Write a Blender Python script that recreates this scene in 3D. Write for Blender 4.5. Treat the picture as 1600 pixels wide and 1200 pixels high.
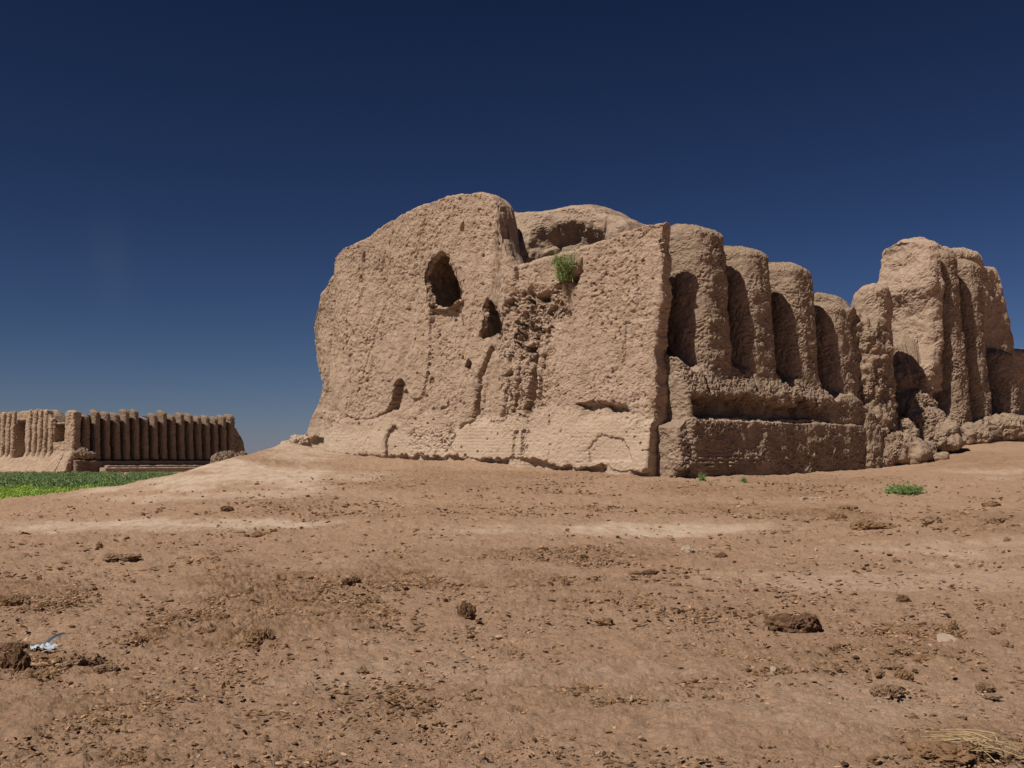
import bpy, math, random
import numpy as np
for o in list(bpy.data.objects): bpy.data.objects.remove(o)
S = bpy.context.scene; COL = S.collection
# ------------------------------------------------------------------ camera, sky, sun, exposure
FPX = 1650.0; PITCH = math.atan(120/FPX); CAMZ = 1.6
cam = bpy.data.objects.new('camera', bpy.data.cameras.new('camera')); COL.objects.link(cam)
cam.data.sensor_width = 36; cam.data.lens = 36*FPX/1600
cam.location = (0, 0, CAMZ); cam.rotation_euler = (math.pi/2+PITCH, 0, 0)
cam.data.clip_start = .1; cam.data.clip_end = 9000
S.camera = cam
S.cycles.diffuse_bounces = 1; S.cycles.max_bounces = 4
SUN_EL = math.radians(52); SUN_H = np.array([-.78, -.626]); SUN_H /= np.linalg.norm(SUN_H)
SUN_AZ = math.atan2(SUN_H[0], SUN_H[1])            # clockwise from +Y
w = bpy.data.worlds.new('World'); S.world = w; w.use_nodes = True
nt = w.node_tree; bg = nt.nodes['Background']
sky = nt.nodes.new('ShaderNodeTexSky'); sky.sky_type = 'NISHITA'; sky.sun_disc = False
sky.sun_elevation = SUN_EL; sky.sun_rotation = SUN_AZ
sky.altitude = 1500; sky.air_density = 1.0; sky.dust_density = .1; sky.ozone_density = 4.0
hs = nt.nodes.new('ShaderNodeGamma'); hs.inputs[1].default_value = 1.6
mx = nt.nodes.new('ShaderNodeMix'); mx.data_type = 'RGBA'; mx.blend_type = 'MULTIPLY'; mx.inputs[0].default_value = 1
mx.inputs[7].default_value = (.015, .0123, .0111, 1)
nt.links.new(sky.outputs[0], hs.inputs[0]); nt.links.new(hs.outputs[0], mx.inputs[6])
sp_ = nt.nodes.new('ShaderNodeSeparateColor'); cb_ = nt.nodes.new('ShaderNodeCombineColor'); nt.links.new(mx.outputs[2], sp_.inputs[0])
def wm(op, a, b):
    n = nt.nodes.new('ShaderNodeMath'); n.operation = op
    for q, v in enumerate((a, b)):
        if hasattr(v, 'links'): nt.links.new(v, n.inputs[q])
        else: n.inputs[q].default_value = v
    return n.outputs[0]
# one faint wisp of dust standing in the sky at the left
tc_ = nt.nodes.new('ShaderNodeTexCoord'); sv = nt.nodes.new('ShaderNodeSeparateXYZ'); nt.links.new(tc_.outputs['Generated'], sv.inputs[0])
nz_ = nt.nodes.new('ShaderNodeTexNoise'); nz_.inputs['Scale'].default_value = 14; nz_.inputs['Detail'].default_value = 5; nt.links.new(tc_.outputs['Generated'], nz_.inputs[0])
az_ = wm('DIVIDE', sv.outputs[0], sv.outputs[1]); az_ = wm('ADD', az_, wm('MULTIPLY', wm('SUBTRACT', nz_.outputs[0], .5), .05))
gx = wm('POWER', wm('DIVIDE', wm('ADD', az_, .383), .016), 2.); gy = wm('POWER', wm('DIVIDE', wm('SUBTRACT', sv.outputs[2], .175), .035), 2.)
wisp = wm('MULTIPLY', wm('EXPONENT', wm('MULTIPLY', wm('ADD', gx, gy), -1.), 0), wm('GREATER_THAN', sv.outputs[1], 0.)); wisp = wm('MULTIPLY', wisp, .007/.06)
eh = wm('EXPONENT', wm('MULTIPLY', wm('ABSOLUTE', sv.outputs[2], 0), -25.), 0)
for i_, (pw_, ml_) in enumerate(((1.082, .83), (1.077, .82), (1.15, 1.05))):
    nt.links.new(wm('ADD', wm('MULTIPLY', wm('MULTIPLY', wm('POWER', sp_.outputs[i_], pw_), ml_/.06), wm('ADD', 1., wm('MULTIPLY', eh, (-.32, -.18, .40)[i_]))), wm('MULTIPLY', wisp, (1., .9, .8)[i_])), cb_.inputs[i_])
nt.links.new(cb_.outputs[0], bg.inputs[0]); bg.inputs[1].default_value = .06
sl = bpy.data.lights.new('sun', 'SUN'); sl.energy = 4.65; sl.angle = math.radians(.5); sl.color = (1, .95, .87)
sun = bpy.data.objects.new('sun', sl); COL.objects.link(sun)
from mathutils import Vector
sd = Vector((SUN_H[0]*math.cos(SUN_EL), SUN_H[1]*math.cos(SUN_EL), math.sin(SUN_EL)))
sun.rotation_euler = sd.to_track_quat('Z', 'Y').to_euler()
S.view_settings.view_transform = 'Standard'; S.view_settings.look = 'None'
S.view_settings.exposure = 0; S.view_settings.gamma = 1

# ------------------------------------------------------------------ noise
_r = np.random.RandomState(7)
PERM = _r.permutation(1024); PERM = np.concatenate([PERM, PERM]).astype(np.int64)
G = _r.normal(size=(1024, 3)); G /= np.linalg.norm(G, axis=1)[:, None]
def noise(p, seed=0):
    p = np.asarray(p, dtype=np.float64) + seed*17.31
    i = np.floor(p).astype(np.int64); f = p-i; u = f*f*f*(f*(f*6-15)+10); i &= 1023
    out = 0
    for dx in (0, 1):
        a = PERM[(i[..., 0]+dx) & 1023]; wx = u[..., 0] if dx else 1-u[..., 0]
        for dy in (0, 1):
            b = PERM[(a+i[..., 1]+dy) & 1023]; wy = u[..., 1] if dy else 1-u[..., 1]
            for dz in (0, 1):
                h = PERM[(b+i[..., 2]+dz) & 1023]; wz = u[..., 2] if dz else 1-u[..., 2]
                g = G[h]
                out = out + wx*wy*wz*(g[..., 0]*(f[..., 0]-dx)+g[..., 1]*(f[..., 1]-dy)+g[..., 2]*(f[..., 2]-dz))
    return out*1.6
def fbm(p, n=4, seed=0, gain=.5, lac=2.1):
    p = np.asarray(p); s = 0; a = 1.
    for k in range(n): s = s+a*noise(p, seed+k); p = p*lac; a *= gain
    return s
def lump(p, n=3, seed=0):                          # rounded lumps with sharp creases between
    p = np.asarray(p); s = 0; a = 1.
    for k in range(n): s = s+a*(np.abs(noise(p, seed+k))*2-.5); p = p*2.1; a *= .5
    return s
def ss(a, b, x):
    t = np.clip((x-a)/(b-a), 0, 1); return t*t*(3-2*t)
# ------------------------------------------------------------------ photograph pixel <-> place
CP, SP = math.cos(PITCH), math.sin(PITCH)
def ray(px, py):
    x = (np.asarray(px, float)-800)/FPX; y = (600-np.asarray(py, float))/FPX
    return np.stack([x+0*y, CP-SP*y+0*x, SP+CP*y+0*x], -1)
def at(px, py, Y):
    d = ray(px, py); s = np.asarray(Y)/d[..., 1]
    return d*np.asarray(s)[..., None] + np.array([0, 0, CAMZ])
def project(P):
    q = P-np.array([0, 0, CAMZ]); fw = q[..., 1]*CP+q[..., 2]*SP; up = -q[..., 1]*SP+q[..., 2]*CP
    fw = np.maximum(fw, .05)
    return 800+FPX*q[..., 0]/fw, 600-FPX*up/fw
class Frame:                                        # a vertical wall plane: origin, axis along it, outward normal
    def __init__(s, O, A, N): s.O = np.array(O, float); s.A = np.array(A, float)/np.linalg.norm(A); s.N = np.array(N, float)/np.linalg.norm(N)
    def uz(s, px, py, w=0):
        d = ray(px, py); O = s.O+s.N*w
        k = (O@s.N)/(d[..., 0]*s.N[0]+d[..., 1]*s.N[1])
        P = d*k[..., None]; return (P[..., :2]-O)@s.A, P[..., 2]+CAMZ
    def pt(s, u, w, z):
        return np.stack([s.O[0]+s.A[0]*u+s.N[0]*w, s.O[1]+s.A[1]*u+s.N[1]*w, z+0*u], -1)
    def shift(s, u=0, w=0): return Frame(s.O+s.A*u+s.N*w, s.A, s.N)
# ------------------------------------------------------------------ object helpers
def tag(o, label=None, cat=None, group=None, kind=None):
    for k, v in (('label', label), ('category', cat), ('group', group), ('kind', kind)):
        if v: o[k] = v
    return o
def empty(name, loc, **k):
    o = bpy.data.objects.new(name, None); COL.objects.link(o); o.location = loc; o.empty_display_size = .3
    return tag(o, **k)
def mesh_obj(name, V, F, mat, parent=None, smooth=False, attrs=None):
    """V (n,3) world coordinates, F (m,4) or (m,3) indices"""
    V = np.asarray(V, np.float32).reshape(-1, 3); Fs = F if isinstance(F, list) else [F]
    me = bpy.data.meshes.new(name); me.vertices.add(len(V))
    loc = np.zeros(3)
    if parent is not None: V = V-np.array(parent.location, np.float32)
    else: loc = np.array([V[:, 0].mean(), V[:, 1].mean(), V[:, 2].min()]); V = V-loc.astype(np.float32)
    me.vertices.foreach_set('co', V.ravel())
    li = np.concatenate([np.asarray(f).ravel() for f in Fs]).astype(np.int32)
    tot = np.concatenate([np.full(len(f), np.asarray(f).shape[1]) for f in Fs]).astype(np.int32)
    st = np.concatenate([[0], np.cumsum(tot)[:-1]]).astype(np.int32)
    me.loops.add(len(li)); me.loops.foreach_set('vertex_index', li)
    me.polygons.add(len(tot)); me.polygons.foreach_set('loop_start', st); me.polygons.foreach_set('loop_total', tot)
    me.polygons.foreach_set('use_smooth', np.full(len(tot), smooth))
    if attrs:
        for k, a in attrs.items():
            at_ = me.attributes.new(k, 'FLOAT', 'POINT'); at_.data.foreach_set('value', np.asarray(a, np.float32).ravel())
    me.update(); me.validate()
    me.materials.append(mat)
    o = bpy.data.objects.new(name, me); COL.objects.link(o); o.location = loc if parent is None else (0, 0, 0)
    if parent is not None: o.parent = parent
    return o
def grid_faces(nr, nc, closed=True):
    r = np.arange(nr-1)[:, None]; c = np.arange(nc if closed else nc-1)[None, :]; c2 = (c+1) % nc
    return np.stack([r*nc+c, r*nc+c2, (r+1)*nc+c2, (r+1)*nc+c], -1).reshape(-1, 4)
def normals(P):                                     # rings x closed loop
    du = np.roll(P, -1, 1)-np.roll(P, 1, 1); dv = np.gradient(P, axis=0)
    n = np.cross(du, dv); l = np.linalg.norm(n, axis=-1, keepdims=True)
    return n/np.maximum(l, 1e-9)
def loft(name, P, mat, parent, disp=None, smooth=False, cap=True, drop=None):
    n = normals(P)
    c = P.mean((0, 1))
    if ((P-c)*n).sum(-1).mean() < 0: n = -n; flip = True
    else: flip = False
    if disp is not None: P = P+n*disp(P, n)[..., None]
    nr, nc = P.shape[:2]; V = P.reshape(-1, 3); F = grid_faces(nr, nc)
    if drop is not None: F = F[~drop.ravel()[F].any(1)]
    if not cap: return mesh_obj(name, V, F[:, ::-1] if flip else F, mat, parent, smooth)
    top = len(V); V = np.vstack([V, P[-1].mean(0)[None]])
    b = (nr-1)*nc; k = np.arange(nc)
    T = np.stack([b+k, b+(k+1) % nc, np.full(nc, top)], -1)
    if flip: F = F[:, ::-1]; T = T[:, ::-1]
    return mesh_obj(name, V, [F, T], mat, parent, smooth)
def mud(a1=.10, a2=.05, a3=.03, seed=0, fine=1.):   # eroded rammed earth: bulges, lumps, pits
    def d(P, n):
        r = fbm(P*np.array([.55, .55, .45]), 2, seed)*a1
        r = r+fbm(P*2.2, 2, seed+9)*a2; P = P*1.35
        m = np.clip(.75+fbm(P*.7, 2, seed+30)*.9, .25, 1.4)
        r = r+(-lump(P*np.array([4.2, 4.2, 5.2]), 3, seed+20))*a3*fine*m
        return r
    return d
# ------------------------------------------------------------------ materials
def newmat(name):
    m = bpy.data.materials.new(name); m.use_nodes = True; t = m.node_tree
    b = t.nodes['Principled BSDF']; b.inputs['Roughness'].default_value = .95; b.inputs['Specular IOR Level'].default_value = .12
    return m, t, b
def N(t, typ, **k):
    n = t.nodes.new('ShaderNode'+typ)
    for a, v in k.items():
        if a.startswith('i_'): n.inputs[int(a[2:])].default_value = v
        else: setattr(n, a, v)
    return n
def ramp(t, src, stops):
    r = t.nodes.new('ShaderNodeValToRGB'); e = r.color_ramp.elements
    while len(e) < len(stops): e.new(.5)
    for q, (p, c) in zip(e, stops): q.position = p; q.color = tuple(c)+(1,) if len(c) == 3 else c
    t.links.new(src, r.inputs[0]); return r.outputs[0]
def mixc(t, fac, a, b, mode='MIX'):
    m = N(t, 'Mix', data_type='RGBA', blend_type=mode)
    for s, i in ((fac, 0), (a, 6), (b, 7)):
        if hasattr(s, 'links'): t.links.new(s, m.inputs[i])
        else: m.inputs[i].default_value = s if i == 0 else tuple(s)+(1,)
    return m.outputs[2]
def noise_tex(t, co, scale, detail=4, rough=.55, dist=0):
    n = N(t, 'TexNoise'); n.inputs['Scale'].default_value = scale; n.inputs['Detail'].default_value = detail
    n.inputs['Roughness'].default_value = rough; n.inputs['Distortion'].default_value = dist
    t.links.new(co, n.inputs['Vector']); return n.outputs[0]
def mapping(t, co, sc):
    m = N(t, 'Mapping'); m.inputs['Scale'].default_value = sc; t.links.new(co, m.inputs[0]); return m.outputs[0]
def math_(t, op, a, b=0.):
    m = N(t, 'Math', operation=op)
    for s, i in ((a, 0), (b, 1)):
        if hasattr(s, 'links'): t.links.new(s, m.inputs[i])
        else: m.inputs[i].default_value = s
    return m.outputs[0]
def bump(t, b, hs):
    prev = None
    for h, dist, st in hs:
        bn = N(t, 'Bump'); bn.inputs['Distance'].default_value = dist; bn.inputs['Strength'].default_value = st
        t.links.new(h, bn.inputs['Height'])
        if prev: t.links.new(prev, bn.inputs['Normal'])
        prev = bn.outputs[0]
    t.links.new(prev, b.inputs['Normal'])
def earth_mat(name, c1, c2, c3, rough_bump=.05, scale=1., courses=0., dirt=(.30, .20, .13)):
    m, t, b = newmat(name); co = N(t, 'NewGeometry').outputs['Position']
    big = noise_tex(t, co, .35*scale, 4, .6); mid = noise_tex(t, co, 2.4*scale, 5, .65); fin = noise_tex(t, co, 14*scale, 4, .7)
    a = ramp(t, big, [(.35, c1), (.65, c2)]); a = mixc(t, ramp(t, mid, [(.42, (0, 0, 0)), (.68, (1, 1, 1))]), a, c3)
    a = mixc(t, .35, a, ramp(t, fin, [(.3, [x*.62 for x in c1]), (.7, [min(1, x*1.25) for x in c2])]))
    # streaks of run-off mud down the face
    st = noise_tex(t, mapping(t, co, (1.6*scale, 1.6*scale, .18*scale)), 1, 5, .6)
    a = mixc(t, ramp(t, st, [(.52, (0, 0, 0)), (.75, (.55, .55, .55))]), a, dirt)
    if courses:      # newer, paler plaster round the foot of the facade
        sz = N(t, 'SeparateXYZ'); t.links.new(co, sz.inputs[0]); hz_ = math_(t, 'ADD', math_(t, 'MULTIPLY', sz.outputs[2], .1), math_(t, 'MULTIPLY', noise_tex(t, co, .8, 5, .65), .16))
        a = mixc(t, ramp(t, hz_, [(.36, (.75, .75, .75)), (.42, (0, 0, 0))]), a, (.53, .40, .29))
    t.links.new(a, b.inputs['Base Color'])
    v = N(t, 'TexVoronoi'); v.inputs['Scale'].default_value = 9*scale; t.links.new(mapping(t, co, (1, 1, 1.4)), v.inputs['Vector'])
    v2 = noise_tex(t, co, 26*scale, 5, .7); v3 = noise_tex(t, co, 7*scale, 5, .68, .4)
    hh = [(v3, rough_bump*1.6, .8), (v2, rough_bump*.5, .7)]
    if courses:
        sp = N(t, 'SeparateXYZ'); t.links.new(co, sp.inputs[0])
        zz = math_(t, 'ADD', math_(t, 'MULTIPLY', sp.outputs[2], 2*math.pi/.125), math_(t, 'MULTIPLY', noise_tex(t, co, .9, 3), 4.))
        sn = math_(t, 'SINE', zz); msk = math_(t, 'MULTIPLY', ramp(t, noise_tex(t, co, .5, 3, .6), [(.45, (.1, .1, .1)), (.6, (1, 1, 1))]), ramp(t, math_(t, 'MULTIPLY', sp.outputs[2], .1), [(.27, (1, 1, 1)), (.36, (.0, .0, .0))]))
        hh.append((math_(t, 'MULTIPLY', sn, msk), courses, .6))
    bump(t, b, hh); return m
M_FACE = earth_mat('pale_mud_plaster', (.415, .292, .206), (.48, .346, .25), (.36, .248, .174), .05, 1, .004)
M_ROUGH = earth_mat('rough_rammed_earth', (.34, .24, .168), (.41, .295, .208), (.29, .20, .138), .075)
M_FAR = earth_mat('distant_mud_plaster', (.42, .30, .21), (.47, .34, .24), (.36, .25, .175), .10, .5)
M_FARSHADE = earth_mat('distant_shaded_rough_earth', (.25, .175, .125), (.30, .215, .155), (.22, .15, .11), .12, .5)  # same earth, rougher and darkened: the right wall's shade is put into the colour
def simple(name, c1, c2, sc=20, bmp=.01, rough=.95):
    m, t, b = newmat(name); b.inputs['Roughness'].default_value = rough
    co = N(t, 'TexCoord').outputs['Object']
    n = noise_tex(t, co, sc, 5, .65); t.links.new(ramp(t, n, [(.3, c1), (.7, c2)]), b.inputs['Base Color'])
    bump(t, b, [(noise_tex(t, co, sc*2.2, 5, .7), bmp, .9)]); return m
M_DUNG = simple('dried_dung', (.14, .078, .04), (.31, .185, .10), 22, .010)
M_DDUNG = simple('dark_dung', (.085, .045, .024), (.20, .115, .065), 26, .012)
M_CLOD = simple('clay_clod', (.20, .12, .07), (.31, .20, .125), 18, .014)
M_PALECLOD = simple('pale_clay', (.34, .24, .17), (.46, .35, .26), 18, .008)
M_BRICK = simple('pale_brick', (.36, .26, .19), (.50, .38, .29), 14, .01)
M_PLASTIC = simple('white_plastic', (.34, .42, .48), (.58, .64, .68), 8, .002, .4)
def veg(name, cs, sc=1.5):
    m, t, b = newmat(name); co = N(t, 'NewGeometry').outputs['Position']
    oi = N(t, 'NewGeometry').outputs['Random Per Island']
    a = mixc(t, .6, ramp(t, noise_tex(t, co, sc, 4), [(.35, cs[0]), (.65, cs[1])]), ramp(t, oi, [(0, cs[0]), (.6, cs[1]), (1, cs[2])]))
    t.links.new(a, b.inputs['Base Color']); b.inputs['Roughness'].default_value = .7
    return m
M_TUFT = veg('tuft_leaf', [(.10, .16, .045), (.18, .27, .08), (.30, .35, .15)])
M_WALLBUSH = veg('wall_bush_leaf', [(.15, .20, .06), (.26, .33, .11), (.38, .42, .18)])
M_MEADOW = veg('meadow_grass', [(.24, .36, .05), (.36, .50, .08), (.50, .56, .17)], .08)
M_SCRUB = veg('scrub_leaf', [(.12, .17, .075), (.20, .28, .11), (.33, .37, .17)], .1)
M_STRAW = veg('straw', [(.28, .19, .09), (.42, .31, .16), (.55, .45, .27)])
M_TWIG = simple('dry_root', (.16, .11, .07), (.28, .2, .13), 20, .01)

# ------------------------------------------------------------------ ground
CTRL = []
def cp(px, py, Y): p = at(px, py, Y); CTRL.append((p[0], p[1], p[2]))
for x in (-20, -8, 0, 8, 20):
    for y in (-20, 0, 6, 11): CTRL.append((x, y, 0))
for a, b, c in [(1040, 747, 35.5), (900, 737, 38), (800, 723, 40.5), (620, 719, 43), (500, 712, 46), (475, 700, 46.5),
                (0, 797, 30), (-250, 812, 28), (100, 784, 31), (200, 771, 32), (290, 745, 34), (385, 714, 38), (430, 700, 41.5), (462, 693, 44),
                (1200, 742, 39), (1380, 731, 43), (1470, 716, 44.5), (1530, 692, 47.5), (1600, 690, 50), (1750, 688, 54), (2100, 690, 56)]: cp(a, b, c)
for px, Y, z in [(800, 20, .25), (800, 30, .78), (1040, 20, .18), (1040, 28, .52), (1600, 20, .3), (1600, 30, .85), (1600, 40, 1.75), (1350, 34, .95),
                 (0, 20, .08), (-300, 20, .02), (400, 20, .15), (400, 30, .75), (200, 27, .38), (2000, 20, .35), (2000, 35, 1.1), (550, 36, 1.25)]:
    CTRL.append(((px-800)/FPX*Y, Y, z))
for x, y, z in [(0, 60, 2.2), (14, 60, 2.6), (30, 70, 2.8), (-6, 70, 2.2), (-60, 20, -.3), (60, 20, .5)]: CTRL.append((x, y, z))
CTRL = np.array(CTRL)
def _U(r2): return .5*r2*np.log(r2+1e-9)
_n = len(CTRL); _d = ((CTRL[:, None, :2]-CTRL[None, :, :2])**2).sum(-1)
_A = np.zeros((_n+3, _n+3)); _A[:_n, :_n] = _U(_d)+np.eye(_n)*.05; _A[:_n, _n] = 1; _A[:_n, _n+1:] = CTRL[:, :2]; _A[_n:, :_n] = _A[:_n, _n:].T
_W = np.linalg.solve(_A, np.concatenate([CTRL[:, 2], [0, 0, 0]]))
RX = [-600, -250, 0, 100, 200, 290, 385, 430, 470, 520, 600, 1600, 2600]
RY = [27, 29, 30.5, 31.5, 32.5, 34.5, 38.5, 42, 45.5, 62, 70, 80, 80]
PLAIN = -.7
def gz(x, y):
    x = np.asarray(x, float); y = np.asarray(y, float); sh = x.shape; q = np.stack([x.ravel(), y.ravel()], -1)
    z = np.empty(len(q))
    for a in range(0, len(q), 40000):
        c = q[a:a+40000]; xc = np.clip(c[:, 0], -75, 75); yc = np.clip(c[:, 1], -30, 85); cc = np.stack([xc, yc], -1)
        d2 = ((cc[:, None]-CTRL[None, :, :2])**2).sum(-1)
        z[a:a+40000] = _U(d2)@_W[:_n]+_W[_n]+cc@_W[_n+1:]
    z = np.clip(z, -.5, 3.2).reshape(sh)
    ys = np.maximum(y, .5); px = 800+FPX*x/ys
    rid = np.interp(px, RX, RY); rid = np.where(y < 5, 60, rid)
    d = np.where(y > 5, y-rid, np.maximum(np.abs(x)-60, np.abs(y)-60))
    k = ss(-.5, 10, d); return z*(1-k)+PLAIN*k
_gx = np.arange(-100, 100.01, .5); _gy = np.arange(-40, 120.01, .5); _GG = gz(*np.meshgrid(_gx, _gy)); gz_exact = gz
def gz(x, y):
    x = np.asarray(x, float)+0*np.asarray(y, float); y = np.asarray(y, float)+0*x
    fx = np.clip((x+100)/.5, 0, len(_gx)-1.001); fy = np.clip((y+40)/.5, 0, len(_gy)-1.001); i = fx.astype(int); j = fy.astype(int); a = fx-i; b = fy-j
    z = _GG[j, i]*(1-a)*(1-b)+_GG[j, i+1]*a*(1-b)+_GG[j+1, i]*(1-a)*b+_GG[j+1, i+1]*a*b
    return np.where((np.abs(x) > 99) | (y > 119) | (y < -39), PLAIN, z)
def on_ground(px, py):
    px = np.asarray(px, float); py = np.asarray(py, float); d = ray(px, py); lo = np.full(px.shape, 3.); hit = np.zeros(px.shape, bool); Y = lo.copy()
    steps = np.concatenate([np.arange(3, 60, .15), np.geomspace(60, 900, 120)])
    best = np.full(px.shape, np.nan)
    X = (d[..., 0]/d[..., 1]); Z = d[..., 2]/d[..., 1]
    P = X[..., None]*steps; G_ = gz(P, np.broadcast_to(steps, P.shape)); R = CAMZ+Z[..., None]*steps
    below = R < G_; idx = np.argmax(below, -1); ok = below.any(-1); i0 = np.maximum(idx-1, 0)
    g0 = np.take_along_axis(R-G_, i0[..., None], -1)[..., 0]; g1 = np.take_along_axis(R-G_, idx[..., None], -1)[..., 0]
    f = np.clip(g0/(g0-g1+1e-12), 0, 1); Y = steps[i0]+(steps[idx]-steps[i0])*f
    return np.stack([X*Y, Y, CAMZ+Z*Y], -1), ok
# patches that are really there on the ground: trodden dung and crumbs, pale bare tracks
ZC = [(760, 742, 260, 9, .6), (1250, 752, 150, 8, .6), (1520, 720, 90, 14, .6), (470, 722, 50, 8, .5),(300, 990, 130, 34, .9), (430, 925, 150, 42, .9), (650, 900, 190, 26, .8), (500, 965, 150, 30, .7), (400, 1000, 60, 22, 1), (50, 1040, 120, 28, .8), (50, 930, 80, 26, .7),
      (930, 872, 190, 14, .6), (1280, 805, 110, 13, .9), (1540, 815, 95, 28, .55), (1250, 1035, 90, 22, .45), (1430, 1010, 80, 30, .5), (1500, 1175, 110, 38, .8), (110, 1110, 180, 36, .5),
      (430, 785, 170, 10, .35), (700, 757, 240, 12, .5), (1130, 765, 200, 14, .6), (900, 930, 200, 24, .35), (620, 800, 300, 8, .4), (1100, 795, 260, 9, .5), (190, 1190, 90, 16, .7), (900, 1100, 330, 40, .3), (1100, 960, 140, 22, .3), (330, 830, 260, 7, .35)]
ZP = [(455, 712, 75, 22, 1), (350, 728, 90, 16, 1),(300, 752, 160, 16, 1), (420, 742, 110, 24, 1), (380, 772, 150, 10, .6), (240, 778, 120, 8, .7),(260, 822, 230, 11, .9), (450, 820, 90, 9, 1), (470, 752, 70, 17, 1), (250, 762, 130, 14, .9), (360, 735, 60, 14, .9), (1000, 829, 420, 9, .85), (1500, 862, 170, 20, .6), (1400, 905, 260, 14, .4), (1560, 740, 80, 8, .6), (560, 745, 60, 9, .7), (700, 1050, 300, 30, .25), (1300, 1110, 250, 40, .25), (600, 1010, 200, 14, .3)]
def zone(P, Z, seed):
    px, py = project(P); m = 0
    jx = fbm(P*np.array([.5, .5, 0])+3, 3, seed)*.8
    for cx, cy, rx, ry, wt in Z:
        m = np.maximum(m, wt*ss(1.3, .35, np.sqrt(((px-cx)/rx)**2+((py-cy)/ry)**2)+jx))
    return np.where(P[..., 1] > 3, m, 0)
M_G, t, b = newmat('dry_soil')
co = N(t, 'NewGeometry').outputs['Position']
ap = N(t, 'Attribute', attribute_name='pale').outputs['Fac']; ac = N(t, 'Attribute', attribute_name='crumb').outputs['Fac']; ag = N(t, 'Attribute', attribute_name='green').outputs['Fac']
c = ramp(t, noise_tex(t, co, .25, 5, .6), [(.35, (.40, .24, .15)), (.65, (.465, .293, .19))])
c = mixc(t, ramp(t, noise_tex(t, co, 1.7, 6, .7), [(.4, (0, 0, 0)), (.7, (.8, .8, .8))]), c, (.345, .20, .12))
c = mixc(t, ramp(t, noise_tex(t, co, 6, 5, .7), [(.5, (0, 0, 0)), (.75, (.5, .5, .5))]), c, (.34, .235, .16))
c = mixc(t, .42, c, ramp(t, noise_tex(t, co, 45, 4, .75), [(.3, (.22, .125, .07)), (.7, (.54, .37, .255))]))
c = mixc(t, math_(t, 'MULTIPLY', ap, ramp(t, noise_tex(t, mapping(t, co, (1, .45, 1)), 3.5, 6, .75), [(.36, (.15, .15, .15)), (.56, (1, 1, 1))])), c, ramp(t, noise_tex(t, co, 3, 5, .7), [(.3, (.45, .335, .245)), (.7, (.58, .45, .34))]))
c = mixc(t, math_(t, 'MULTIPLY', ac, ramp(t, noise_tex(t, co, 5, 6, .75), [(.42, (.15, .15, .15)), (.62, (1, 1, 1))])), c, ramp(t, noise_tex(t, co, 30, 5, .7), [(.35, (.12, .058, .026)), (.7, (.29, .165, .082))]))
c = mixc(t, ag, c, ramp(t, noise_tex(t, co, .12, 5, .65), [(.35, (.14, .16, .07)), (.6, (.13, .24, .04))]))
t.links.new(c, b.inputs['Base Color'])
sc = math_(t, 'SUBTRACT', 1., math_(t, 'MULTIPLY', ap, .6))
bump(t, b, [(math_(t, 'MULTIPLY', noise_tex(t, mapping(t, co, (1, 1.3, 1)), 9, 6, .72, .6), sc), .05, .8), (math_(t, 'MULTIPLY', noise_tex(t, co, 42, 5, .75), sc), .022, .9)])

def build_ground():
    ang = np.concatenate([np.linspace(-180, -62, 30)[:-1], np.linspace(-62, -36, 90)[:-1], np.linspace(-36, 36, 1150)[:-1], np.linspace(36, 62, 90)[:-1], np.linspace(62, 180, 30)[:-1]])
    a = np.radians(ang)
    r = [.4]
    while r[-1] < 4000:
        q = r[-1]; r.append(q*(1.06 if q < 3.5 else 1.0028 if q < 12 else 1.0036 if q < 48 else 1.012 if q < 90 else 1.06))
    r = np.array(r)
    X = r[:, None]*np.sin(a)[None]; Y = r[:, None]*np.cos(a)[None]; Z = gz(X, Y)
    P = np.stack([X, Y, Z], -1)
    cr = zone(P, ZC, 3); pl = zone(P, ZP, 5)
    near = ss(62, 40, r)[:, None]*np.where(np.abs(ang) < 62, 1, .0)[None]
    sel = np.where((near > 0).any(1))[0]; k = slice(0, sel[-1]+1); Q = P[k]*np.array([1, 1, 0])
    soft = 1-.65*pl[k]
    D = fbm(Q*.35, 2, 40)*.05+fbm(Q*1.1, 3, 41)*.035*soft
    D += fbm(Q*4.0, 3, 43)*.028*soft+lump(Q*2.6, 3, 44)*.010*soft+np.minimum(lump(Q*9, 2, 46), .3)*.008*soft
    fl = noise(Q*np.array([7., 9., 1]), 50); D += np.where(fl > .12, .013, 0)*soft*(noise(Q*1.3, 51) > -.05)        # curled clay flakes
    fl = noise(Q*np.array([14., 19., 1]), 52); D += np.where(fl > .18, .008, 0)*soft*(noise(Q*1.7, 53) > -.1)
    D += (np.abs(noise(Q*11, 60))+np.abs(noise(Q*23, 61))*.6)*.07*cr[k]
    Z[k] += D*near[k]
    far = fbm(P*np.array([.02, .02, 0]), 3, 77)*.35*ss(60, 90, r)[:, None]; Z += far
    P = np.stack([X, Y, Z], -1)
    px, py = project(P)
    gr = ss(-.25, -.5, gz(X, Y)+0*X)*ss(200, 120, r)[:, None]*(Y > 30)*np.clip(1-ss(260, 330, px+fbm(P*.05, 2, 8)*60), 0, 1)
    V = P.reshape(-1, 3); nr, nc = X.shape; F = grid_faces(nr, nc)
    V = np.vstack([V, [[0, 0, 0]]]); k = np.arange(nc)
    T = np.stack([k, (k+1) % nc, np.full(nc, len(V)-1)], -1)
    ex = lambda q: np.append(q.ravel(), 0)
    o = mesh_obj('ground', V, [F[:, ::-1], T], M_G, None, True, {'pale': ex(pl), 'crumb': ex(cr), 'green': ex(gr)})
    tag(o, 'bare brown trampled soil rising gently to the foot of the ruin', kind='structure')
build_ground()

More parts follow.
